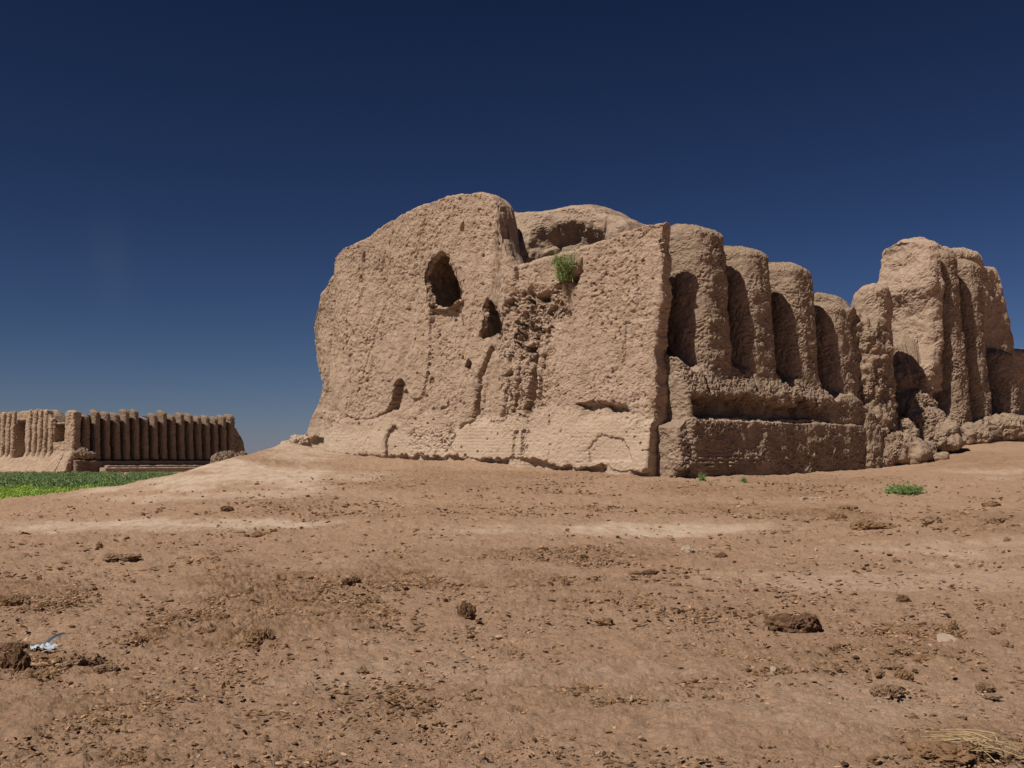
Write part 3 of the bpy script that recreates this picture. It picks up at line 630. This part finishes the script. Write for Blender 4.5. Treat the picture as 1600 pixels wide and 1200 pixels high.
wall('fluted_wall', far, M_FARSHADE, GR, const(LR-.5), const(uo(GR, 389)), lambda u: ex(u)-.2, -1.5, const(3), .25, .25, batter=lambda z: -.9+0*z, disp=mud(.25, .12, .1, 49), rc=.5, capr=.3, back=1)
wall('plinth', far, M_FARSHADE, GR.shift(0, 1.1), const(-.0), const(LR+1), lambda u: 1.55+.25*np.sin(u*.7)*0, -1.5, const(3.6), .25, .15, disp=mud(.12, .08, .08, 51), rc=.15, capr=.15, back=1)
wall('plinth', far, M_FAR, GR.shift(0, 2.6), const(6.), const(LR+1.2), const(.55), -1.5, const(2.5), .25, .12, disp=mud(.1, .06, .05, 53), rc=.15, capr=.12, back=1)
wall('plinth', far, M_FAR, GR.shift(0, 3.6), const(5.), const(LR+1.), const(.10), -1.5, const(2.), .25, .12, disp=mud(.1, .06, .05, 55), rc=.15, capr=.12, back=1)
for pts, lab in [([(344, 719, 224, 2.2, 2, 1.3), (358, 717, 226, 2.6, 2, 1.5)], 'rounded masonry mound at the right foot of the distant fortress'),
                 ([(374, 716, 228, 2.4, 2, 1.4), (384, 718, 229, 1.8, 2, 1.0)], 'masonry mound farthest right beside the distant fortress, partly behind the slope'),
                 ([(125, 708, 207.8, 1.6, 1.4, .7), (136, 710, 208.6, 1.6, 1.2, .6)], 'eroded lump on the ledge by the lit corner of the distant fortress')]:
    slab_rock('fallen_masonry', None, M_FARSHADE, pts, 600+len(bpy.data.objects), 2.2, .2, lab, 'masonry lump', 'fallen masonry around the distant ruin')

# ------------------------------------------------------------------ plants
def blades(base, rng, n, rad, hgt, width, lean=.5, segs=3, leafy=0, leaf=.03, updir=None):
    """curved thin blades / stems from points round base; returns V, F(quads)"""
    V = []; F = []
    for i in range(n):
        a = rng.uniform(0, 2*math.pi); r = rad*math.sqrt(rng.random())*.5
        b0 = np.array([base[0]+r*math.cos(a), base[1]+r*math.sin(a), base[2]])
        a2 = a+rng.uniform(-.8, .8); h = hgt*rng.uniform(.45, 1); ln = lean*h*rng.uniform(.2, 1.2)
        d = np.array([math.cos(a2), math.sin(a2), 0]); s = np.array([-d[1], d[0], 0])*math.cos(rng.uniform(0, 3.1)); s = s+np.array([d[0], d[1], 0])*.3
        prev = None
        for k in range(segs+1):
            f = k/segs; p = b0+d*ln*f**1.6+np.array([0, 0, h*f*(1-.15*f)]); wd = width*(1-f*.85)
            V += [p-s*wd, p+s*wd]; j = len(V)
            if k: F.append((j-4, j-3, j-1, j-2))
            if leafy and k:
                for q in range(leafy):
                    c = p+np.array([rng.gauss(0, 1), rng.gauss(0, 1), rng.gauss(0, 1)])*leaf*1.5
                    e1 = np.array([rng.gauss(0, 1), rng.gauss(0, 1), rng.gauss(0, 1)]); e1 /= np.linalg.norm(e1)+1e-6
                    e2 = np.cross(e1, [rng.gauss(0, 1), rng.gauss(0, 1), rng.gauss(0, 1)]); e2 /= np.linalg.norm(e2)+1e-6
                    L_ = leaf*rng.uniform(.6, 1.4); W_ = L_*.28; m0 = len(V)
                    V += [c, c+e1*L_*.5+e2*W_, c+e1*L_, c+e1*L_*.5-e2*W_]; F.append((m0, m0+1, m0+2, m0+3))
    return np.array(V), np.array(F)
rng = random.Random(3)
u_, z_ = FL.uz(np.array([884.]), np.array([440.])); wp = FL.pt(u_, np.array([.02]), z_)[0]
bush = empty('wall_bush', tuple(wp), label='feathery green bush growing out of a crack in the fortress facade', cat='bush')
V, F = blades(wp, rng, 260, .5, 1.25, .006, .33, 5, 4, .045)
V[:, :2] = V[:, :2]; mesh_obj('foliage', V, F, M_WALLBUSH, bush)
V, F = blades(wp, rng, 40, .15, .9, .010, .2, 4); V[:, 2] = 2*wp[2]-V[:, 2]; V[:, :2] += np.array([-.61, -.79])*.12*((wp[2]-V[:, 2:3])*0+1); mesh_obj('root', V, F, M_TWIG, bush)
for px, py, wpx, hpx, n, lab in [(1413, 771, 46, 13, 380, 'bright green grass tuft alone on bare soil at right'), (1097, 751, 22, 12, 150, 'small green tuft at the foot of the plinth near the corner'),
                                (1162, 753, 26, 8, 90, 'sparse faint green tuft, second along the plinth foot'), (118, 764, 0, 0, 0, '')]:
    if not n: continue
    p, ok = on_ground(np.array([px]), np.array([py])); p = p[0]; m = p[1]/FPX
    V, F = blades(p-np.array([0, 0, .02]), rng, n, wpx*m*(1.0 if n > 200 else .2), hpx*m*1.1, .007, .8 if n > 200 else .35, 3, 1, .05 if n > 200 else .03)
    a_ = np.arange(9)*2*math.pi/9; k_ = len(V); V = np.vstack([V, p+np.stack([np.cos(a_)*wpx*m*.35, np.sin(a_)*wpx*m*.3, 0*a_-.01], -1), p[None]+np.array([[0, 0, .03]])]); F = np.vstack([F, [(k_+2*q, k_+2*q+1, k_+(2*q+2) % 9, k_+9) for q in range(4)]])
    o = mesh_obj('grass_tuft', V, F, M_TUFT); tag(o, lab, 'grass tuft')
# dry straw in the bottom right corner
p, ok = on_ground(np.array([1528]), np.array([1185])); p = p[0]
V = []; F = []
for i in range(26):
    a = rng.gauss(-.95, .5); L_ = rng.uniform(.10, .42); c = p+np.array([rng.gauss(0, .09), rng.gauss(0, .10), rng.uniform(.07, .12)]); d = np.array([math.cos(a), math.sin(a), rng.uniform(-.08, .18)]); s = np.array([-d[1], d[0], 0])*rng.uniform(.0025, .0045); up = np.array([0, 0, .002])
    for k in range(5):
        f = k/4-.5; q = c+d*L_*f+np.array([0, 0, .012*(1-4*f*f)]); V += [q-s, q+up, q+s]
        if k: j = len(V); F += [(j-6, j-5, j-2, j-3), (j-5, j-4, j-1, j-2)]
o = mesh_obj('dry_straw', V, np.array(F), M_STRAW); tag(o, 'loose bundle of pale dry straw stalks at the bottom right', 'straw')
# strands of straw strewn about: nobody could count them
V = []; F = []; nr = np.random.RandomState(5)
pxs = np.concatenate([nr.uniform(-300, 1900, 420), nr.normal(1480, 60, 130), nr.normal(1040, 80, 40)]); pys = np.concatenate([nr.uniform(800, 1260, 420), nr.normal(1160, 22, 130), nr.normal(1080, 15, 40)])
PP, ok = on_ground(pxs, pys)
for q in PP[ok]:
    a = nr.uniform(0, 6.3); L_ = nr.uniform(.02, .13); d = np.array([math.cos(a), math.sin(a), nr.uniform(-.1, .15)]); s = np.array([-d[1], d[0], 0])*.0016; c = q+np.array([0, 0, .022])
    V += [c-d*L_/2-s, c-d*L_/2+s, c+d*L_/2+s, c+d*L_/2-s]; j = len(V); F.append((j-4, j-3, j-2, j-1))
o = mesh_obj('straw_litter', V, np.array(F), M_STRAW); tag(o, 'scattered straw strands on the bare soil', 'straw', kind='stuff')

# green plain: scrub and meadow grass
def clumps(name, mat, n, fy, size, hgt, leaf, per, lab, seed, px1=330):
    r = np.random.RandomState(seed); Y = fy(r, n); px = px1-(px1+350)*r.rand(n)**.92; X = (px-800)/FPX*Y; Z = gz(X, Y); keep = Z < -.35
    X, Y, Z = X[keep], Y[keep], Z[keep]; C = np.stack([X, Y, Z], -1); k = len(C)
    s = size*r.uniform(.5, 1.4, k)*(1+.5*fbm(C*.06, 2, seed)); h = hgt*r.uniform(.5, 1.3, k)
    D = r.normal(size=(k, per, 3)); D /= np.linalg.norm(D, axis=-1, keepdims=True); D *= r.uniform(.3, 1, (k, per, 1))**.5; D[..., 2] = np.abs(D[..., 2])
    c = C[:, None]+D*np.stack([s, s, h], -1)[:, None]
    e1 = r.normal(size=c.shape)+np.array([0, 0, .8]); e1 /= np.linalg.norm(e1, axis=-1, keepdims=True)
    e2 = np.cross(e1, r.normal(size=c.shape)); e2 /= np.linalg.norm(e2, axis=-1, keepdims=True); L_ = leaf*r.uniform(.6, 1.4, c.shape[:2]+(1,))
    V = np.stack([c-e2*L_*.3, c+e2*L_*.3, c+e1*L_+e2*L_*.12, c+e1*L_-e2*L_*.12], 2).reshape(-1, 3)
    F = np.arange(len(V)).reshape(-1, 4); o = mesh_obj(name, V, F, mat); tag(o, lab, 'plants', kind='stuff')
clumps('scrub', M_SCRUB, 1500, lambda r, n: r.uniform(84, 190, n), .8, .5, .12, 120, 'dark green scrub between the meadow and the distant fortress', 21)
clumps('meadow_grass', M_MEADOW, 14000, lambda r, n: 45+r.beta(1, 1.4, n)*75, .35, .16, .09, 50, 'bright green meadow grass on the low plain at left', 22)

# ------------------------------------------------------------------ clods, dung, stones
def blob(c, rx, ry, rz, seed, rot=0, n=28, amp=.25, freq=2.2, flat=.5):
    th = np.linspace(0, 2*math.pi, n, endpoint=False); ph = np.linspace(-math.pi/2+.05, math.pi/2-.05, n//2)
    D = np.stack([np.cos(ph)[:, None]*np.cos(th), np.cos(ph)[:, None]*np.sin(th), np.sin(ph)[:, None]+0*th], -1)
    k = 1+amp*fbm(D*freq*.6+seed*3.7, 2, seed)*1.2-amp*.8*lump(D*freq*1.3+seed*1.7, 2, seed+3)
    P = D*k[..., None]*np.array([rx, ry, rz]); cr, sr = math.cos(rot), math.sin(rot)
    P = np.stack([P[..., 0]*cr-P[..., 1]*sr, P[..., 0]*sr+P[..., 1]*cr, P[..., 2]], -1)+np.array(c)
    V = np.vstack([P.reshape(-1, 3), P[0].mean(0)[None], P[-1].mean(0)[None]]); nr_, nc = P.shape[:2]; F = grid_faces(nr_, nc); k = np.arange(nc); b_ = (nr_-1)*nc
    T = np.vstack([np.stack([(k+1) % nc, k, np.full(nc, nr_*nc)], -1), np.stack([b_+k, b_+(k+1) % nc, np.full(nc, nr_*nc+1)], -1)])
    return V, F, T
def lump_thing(name, cat, label, mat, px, py, wpx, hpx, seed, parts=1, rot=0, group='clods and dung on the bare ground', rise=.45, depth=.7):
    q, ok = on_ground(np.array([float(px)]), np.array([py+hpx*.35])); q = q[0]; m = q[1]/FPX
    rx = wpx*m/2; rz = hpx*m*.62; ry = min(rx*depth, rx)
    r = random.Random(seed); Vs = []; Fs = []; Ts = []; off = 0
    for k in range(parts):
        if parts == 1: c = q+np.array([0, ry*.3, rz*rise]); a = (rx, ry, rz)
        else:
            f = (k+.5)/parts-.5; c = q+np.array([f*rx*1.35, r.uniform(-.4, .6)*ry, rz*rise*r.uniform(.6, 1.2)]); a = (rx*r.uniform(.45, .65), ry*r.uniform(.6, .9), rz*r.uniform(.7, 1.05))
        V, F, T = blob(c, *a, seed+k*11, rot+(r.uniform(-.6, .6) if parts > 1 else 0), 44 if wpx > 26 else 30, .30 if parts == 1 else .26)
        Vs.append(V); Fs.append(F+off); Ts.append(T+off); off += len(V)
    o = mesh_obj(name, np.vstack(Vs), [np.vstack(Fs), np.vstack(Ts)], mat, smooth=False); tag(o, label, cat, group)
D_, C_, DD, PC = M_DUNG, M_CLOD, M_DDUNG, M_PALECLOD
T_ = [
 ('dung_pat', DD, 1245, 975, 78, 25, 5, 'large dark dung pat of several lobes, right foreground'),
 ('dung_pat', D_, 1362, 821, 62, 17, 4, 'long reddish dung pile below the bright grass tuft'),
 ('clod', DD, 728, 959, 27, 25, 1, 'round dark clod alone in the centre foreground'),
 ('clod', C_, 566, 1050, 19, 13, 1, 'small dark rounded clod nearest the bottom centre-left'),
 ('clod', C_, 188, 871, 53, 14, 3, 'long flat brown clod slab at left, between track and plastic scrap'),
 ('dung_pat', DD, 26, 1011, 46, 16, 2, 'dark flattened dung lump directly left of the plastic scrap'),
 ('dung_pat', DD, 22, 1036, 52, 34, 3, 'biggest blackish dung heap at the left edge below the plastic scrap'),
 ('clod', C_, 128, 1033, 58, 24, 2, 'orange-brown rounded clod just right of and below the plastic scrap'),
 ('clod', C_, 166, 1045, 38, 12, 2, 'low dark clod touching the orange-brown rounded one'),
 ('clod', DD, 548, 909, 36, 14, 2, 'dark grey-brown clod in the trampled crumbs, left of centre'),
 ('dung_pat', D_, 402, 998, 44, 26, 4, 'rough clumpy orange-brown dung heap, left of centre foreground'),
 ('clod', D_, 345, 968, 28, 16, 2, 'dark broken clod up-left of the clumpy dung heap'),
 ('clod', D_, 322, 988, 30, 14, 3, 'low crumbly clod left of the clumpy dung heap'),
 ('clod', PC, 1077, 861, 21, 14, 1, 'greyish ball-shaped clod right of centre'),
 ('clod', DD, 1128, 871, 18, 11, 1, 'nearly black pointed clod right of the greyish ball'),
 ('clod', D_, 990, 896, 24, 9, 2, 'brown clod, left one of a pair below the pale track'),
 ('clod', DD, 1016, 895, 26, 8, 1, 'flatter dark clod, right one of a pair below the pale track'),
 ('clod', C_, 982, 935, 42, 8, 3, 'thin curled clay ridge in mid ground, centre right'),
 ('clod', D_, 1055, 916, 24, 8, 2, 'small dark slab up-right of the curled clay ridge'),
 ('clod', D_, 1311, 808, 30, 14, 3, 'crumbly brown clod directly left of the long reddish dung pile'),
 ('clod', D_, 1325, 794, 34, 8, 3, 'flat row of brown pieces above-left of the long reddish dung pile'),
 ('clod', C_, 1458, 814, 24, 13, 1, 'rounded tan clod between the dung pile and the right edge'),
 ('clod', D_, 1550, 789, 34, 11, 2, 'dark brown clod highest on the slope at the right edge'),
 ('clod', C_, 1553, 814, 34, 14, 3, 'orange-tan clod near the right edge, above the flat one'),
 ('clod', C_, 1541, 831, 36, 9, 2, 'flat tan slab near the right edge'),
 ('clod', C_, 1575, 846, 14, 10, 1, 'little tan clod below the flat slab at the right edge'),
 ('clod', DD, 1413, 937, 20, 11, 1, 'small dark clod on open soil, right'),
 ('clod', C_, 1436, 1017, 60, 11, 4, 'wide ragged brown crust left of the pale flat stone'),
 ('dung_pat', D_, 1448, 1030, 42, 15, 4, 'lumpy brown dung piece under the ragged crust'),
 ('clod', D_, 1467, 996, 34, 9, 3, 'dark sliver of dung just above the pale flat stone'),
 ('clod', D_, 1413, 1056, 30, 18, 2, 'rounded grey-brown clod, right foreground, in the middle of a scatter'),
 ('clod', C_, 1375, 1052, 18, 9, 2, 'little orange clod left of the rounded grey-brown one'),
 ('clod', C_, 1383, 1079, 46, 20, 4, 'cracked cluster of orange clods below the rounded grey-brown one'),
 ('clod', C_, 1392, 1040, 34, 8, 3, 'thin brown crust above the rounded grey-brown clod'),
 ('clod', C_, 1540, 1074, 30, 14, 2, 'tilted clay clod with dark underside, right foreground'),
 ('clod', C_, 1552, 1088, 34, 6, 2, 'thin clay flake beneath the tilted clod'),
 ('clod', C_, 1571, 1009, 22, 13, 1, 'flat orange clod close to the right edge'),
 ('clod', C_, 1556, 988, 20, 8, 2, 'orange clod just above the flat one by the right edge'),
 ('clod', C_, 1490, 976, 18, 12, 2, 'light orange clod above-right of the pale flat stone'),
 ('clod', DD, 354, 796, 20, 9, 1, 'dark clod highest up the slope at left'),
 ('clod', D_, 408, 836, 30, 8, 3, 'dark crumb heap beside the left pale track'),
 ('clod', D_, 1308, 1011, 12, 7, 1, 'small brown clod between dung pat and ragged crust'),
 ('clod', C_, 1145, 1107, 16, 12, 1, 'small sharp clod in the lower middle right'),
 ('clod', C_, 1390, 1132, 22, 8, 2, 'tan flake with dark edge above the bottom cluster'),
 ('clod', D_, 1430, 1121, 11, 7, 1, 'tiny reddish clod above the dry straw'),
 ('clod', C_, 1500, 1120, 22, 5, 1, 'thin reddish flake above the dry straw'),
 ('clod', D_, 1305, 1148, 22, 9, 1, 'long thin dark clod near the bottom right'),
 ('clod', C_, 1265, 1149, 18, 9, 2, 'pale and red broken clod near the bottom right'),
 ('clod', C_, 1245, 1180, 24, 10, 2, 'forked orange clod near the bottom edge'),
 ('clod', D_, 1365, 1188, 20, 9, 1, 'red-brown capsule-shaped clod at the bottom edge'),
 ('clod', C_, 1415, 1182, 32, 12, 2, 'curled clay flake left of the dry straw'),
 ('dung_pat', D_, 1490, 1178, 110, 26, 7, 'broad trodden mat of dung and straw in the bottom right corner'),
 ('clod', C_, 190, 1190, 44, 14, 2, 'straw-coloured oval clod at the bottom left edge'),
 ('clod', D_, 216, 1000, 20, 12, 2, 'spiky clod between plastic scrap and clumpy dung heap'),
 ('clod', C_, 536, 971, 24, 6, 1, 'flat oblong slab right of the clumpy dung heap'),
 ('clod', D_, 505, 960, 46, 9, 4, 'ragged dark ridge of clods above the flat oblong slab'),
 ('clod', D_, 650, 895, 40, 7, 3, 'low dark ridge of clods in the middle left distance'),
 ('clod', C_, 883, 912, 12, 16, 1, 'little upright clod in the centre'),
 ('clod', D_, 862, 907, 12, 8, 1, 'little dark clod left of the upright one'),
 ('clod', C_, 839, 1000, 22, 8, 2, 'small brown flake in the lower centre'),
 ('clod', D_, 945, 970, 26, 8, 3, 'loose brown crumbs heap, lower centre right'),
 ('clod', D_, 660, 758, 10, 6, 1, 'tiny clod on the slope just below the facade'),
 ('clod', D_, 12, 940, 42, 16, 3, 'broken clay crust at the left edge, upper one'),
 ('clod', D_, 36, 934, 24, 8, 2, 'dark sliver beside the clay crust at the left edge'),
 ('clod', D_, 10, 912, 34, 7, 2, 'thin clay slab at the left edge, topmost'),
 ('clod', D_, 155, 852, 10, 9, 1, 'small upright clod above the long flat slab'),
 ('clod', D_, 100, 882, 12, 8, 1, 'small dark clod left of the long flat slab'),
 ('clod', D_, 60, 905, 10, 7, 1, 'tiny dark clod at left below the clay slabs'),
]
for i, (nm, mt, px, py, wp_, hp, k, lab) in enumerate(T_):
    lump_thing(nm, 'dung' if nm == 'dung_pat' else 'clod', lab, mt, px, py, wp_, hp, 900+i*13, k)
# pale flat stone
def flat_stone(px, py, wpx, hpx, label, seed):
    q, ok = on_ground(np.array([float(px)]), np.array([float(py)])); q = q[0]; m = q[1]/FPX; r = random.Random(seed)
    n = 9; V = []; tilt = .22; hw = wpx*m/2; hd = hpx*m*q[1]/CAMZ/2*.8
    for z, s in ((-.02, 1.0), (.014, 1.0), (.020, .90)):
        r2 = random.Random(seed)
        for k in range(n):
            a = 2*math.pi*k/n; f = r2.uniform(.75, 1.1); V.append(q+np.array([hw*math.cos(a)*f*s, hd*math.sin(a)*f*s, z+.02+tilt*hd*math.sin(a)]))
    V.append(q+np.array([0, 0, .044])); F = grid_faces(3, n); T = np.array([(18+k, 18+(k+1) % n, 27) for k in range(n)])
    o = mesh_obj('flat_stone', V, [F, T], M_PALECLOD); tag(o, label, 'stone')
flat_stone(1484, 1009, 44, 16, 'pale flat stone slab lying beside the ragged brown crust, right foreground', 4)
flat_stone(1208, 1052, 11, 4, 'small pale flat stone in the lower right, left of the scatter of clods', 6)
# two pale bricks
def brick(px, py, wpx, hpx, rot, label, seed):
    q, ok = on_ground(np.array([float(px)]), np.array([py+hpx*.5])); q = q[0]; m = q[1]/FPX; hx = wpx*m/2; hy = hx*.8; hz = hpx*m/2
    n = 14; g = np.linspace(-1, 1, n); r = []
    per = [(x, -1) for x in g[:-1]]+[(1, y) for y in g[:-1]]+[(x, 1) for x in g[:0:-1]]+[(-1, y) for y in g[:0:-1]]
    per = np.array(per); rings = []
    for z, s in [(-1, 1), (-.5, 1), (0, 1), (.5, 1), (.85, 1), (1, .92), (1, .6), (1, .25)]:
        rings.append(np.stack([per[:, 0]*hx*s, per[:, 1]*hy*s, np.full(len(per), z*hz)], -1))
    P = np.array(rings); cr, sr = math.cos(rot), math.sin(rot); P = np.stack([P[..., 0]*cr-P[..., 1]*sr, P[..., 0]*sr+P[..., 1]*cr, P[..., 2]], -1)+q+np.array([0, 0, hz*.7])
    o = loft('brick', P, M_BRICK, None, lambda P, n_: fbm(P*9, 3, seed)*.015); tag(o, label, 'brick', 'pale bricks on the slope')
brick(1256, 779, 10, 6, .3, 'shorter pale fired brick, left one of two on the slope before the plinth', 3)
brick(1272, 779, 17, 6, .05, 'longer pale fired brick, right one of two on the slope before the plinth', 5)
# plastic scrap: crumpled sheet with a curved strip rising from it
q, ok = on_ground(np.array([68.]), np.array([1018.])); q = q[0]; m = q[1]/FPX
scrap = empty('plastic_scrap', tuple(q), label='crumpled bluish-white plastic scrap with a raised strip, among dark dung at left', cat='litter')
n1, n2 = 26, 12; A_, B_ = np.meshgrid(np.linspace(-1, 1, n1), np.linspace(-1, 1, n2)); L0 = 20*m
Pq = np.stack([A_*L0*(1-.25*B_**2), B_*L0*.75*(1-.35*A_**2), .035+.03*fbm(np.stack([A_*2.5, B_*2.5, 0*A_], -1), 3, 8)+.012*np.cos(A_*2)], -1)+q
mesh_obj('crumpled_sheet', Pq.reshape(-1, 3), grid_faces(n2, n1, False), M_PLASTIC, scrap, True)
st_ = []; 
for k in range(14):
    f = k/13; c = q+np.array([(-2+26*f**1.3)*m, (.5+1.8*f)*m*10, .04+(16*math.sin(min(1, f*1.1)*1.45))*m]); wd = (4.0-2.2*f)*m
    st_ += [c+np.array([0, 0, -wd]), c+np.array([-wd*.4, 0, 0]), c+np.array([0, 0, wd])]
mesh_obj('strip', np.array(st_), grid_faces(14, 3, False), M_PLASTIC, scrap, True)

# ------------------------------------------------------------------ crumbs of soil: nobody could count them
def crumbs(name, mat, n, seed, zonew, smin, smax, lab, pyr, flat=(.25, .7), uniform=False):
    r = np.random.RandomState(seed)
    px = r.uniform(-300, 1900, n*5); py = pyr[0]+(pyr[1]-pyr[0])*r.beta(1.1, 1.3, n*5)
    P, ok = on_ground(px, py); P = P[ok & (P[:, 1] < 46)]
    zc = zone(P, ZC, 3); zp = zone(P, ZP, 5); cl = ss(-.1, .45, fbm(P*np.array([1.1, 1.1, 0]), 3, seed+2))
    pr = (.05+.20*cl+zonew*zc*(.25+cl))*(1-.8*zp); P = P[r.rand(len(P)) < pr][:n]; k = len(P)
    s = smin*(smax/smin)**(r.rand(k)**2.4); s = s*np.clip(P[:, 1]/11, .55, 2.0)**.8
    ico = []
    ph = (1+5**.5)/2
    for a in (-1, 1):
        for b_ in (-ph, ph): ico += [(a, b_, 0), (0, a, b_), (b_, 0, a)]
    ico = np.array(ico)/np.linalg.norm((1, ph))
    from itertools import combinations
    dd = np.linalg.norm(ico[:, None]-ico[None], axis=-1); e = dd.copy(); th = np.sort(np.unique(np.round(dd, 4)))[1]
    fc = []
    for i, j, l in combinations(range(12), 3):
        if abs(dd[i, j]-th) < .02 and abs(dd[j, l]-th) < .02 and abs(dd[i, l]-th) < .02:
            if np.dot(np.cross(ico[j]-ico[i], ico[l]-ico[i]), ico[i]) < 0: j, l = l, j
            fc.append((i, j, l))
    fc = np.array(fc)
    q = ico[None]*r.uniform(.55, 1.25, (k, 12, 1))
    sx = r.uniform(.6, 1.5, (k, 1)); q = np.stack([q[..., 0]*sx, q[..., 1]/sx*.9, q[..., 2]*r.uniform(flat[0], flat[1], (k, 1))], -1)
    q[..., 2] += q[..., 0]*r.normal(0, .25, (k, 1))
    a = r.uniform(0, 6.28, (k, 1)); q = np.stack([q[..., 0]*np.cos(a)-q[..., 1]*np.sin(a), q[..., 0]*np.sin(a)+q[..., 1]*np.cos(a), q[..., 2]], -1)
    V = q*s[:, None, None]+P[:, None]+np.array([0, 0, 1.])*(.010+s*.12)[:, None, None]
    F = fc[None]+np.arange(k)[:, None, None]*12
    o = mesh_obj(name, V.reshape(-1, 3), F.reshape(-1, 3), mat); tag(o, lab, 'soil crumbs', kind='stuff')
def crumb_mat(name, cs):
    m, t, b = newmat(name); oi = N(t, 'NewGeometry').outputs['Random Per Island']; t.links.new(ramp(t, oi, cs), b.inputs['Base Color']); return m
M_CR = crumb_mat('soil_crumb', [(0, (.19, .10, .055)), (.5, (.34, .20, .12)), (1, (.45, .29, .185))])
M_CD = crumb_mat('dung_crumb', [(0, (.07, .038, .02)), (.5, (.18, .10, .048)), (1, (.31, .19, .10))])
crumbs('soil_crumbs', M_CR, 40000, 31, 1.2, .005, .034, 'small tan soil crumbs scattered over the bare ground', (735, 1250))
crumbs('dung_crumbs', M_CD, 34000, 37, 4., .006, .042, 'dark trodden dung crumbs in patches on the bare ground', (745, 1240), (.2, .5))
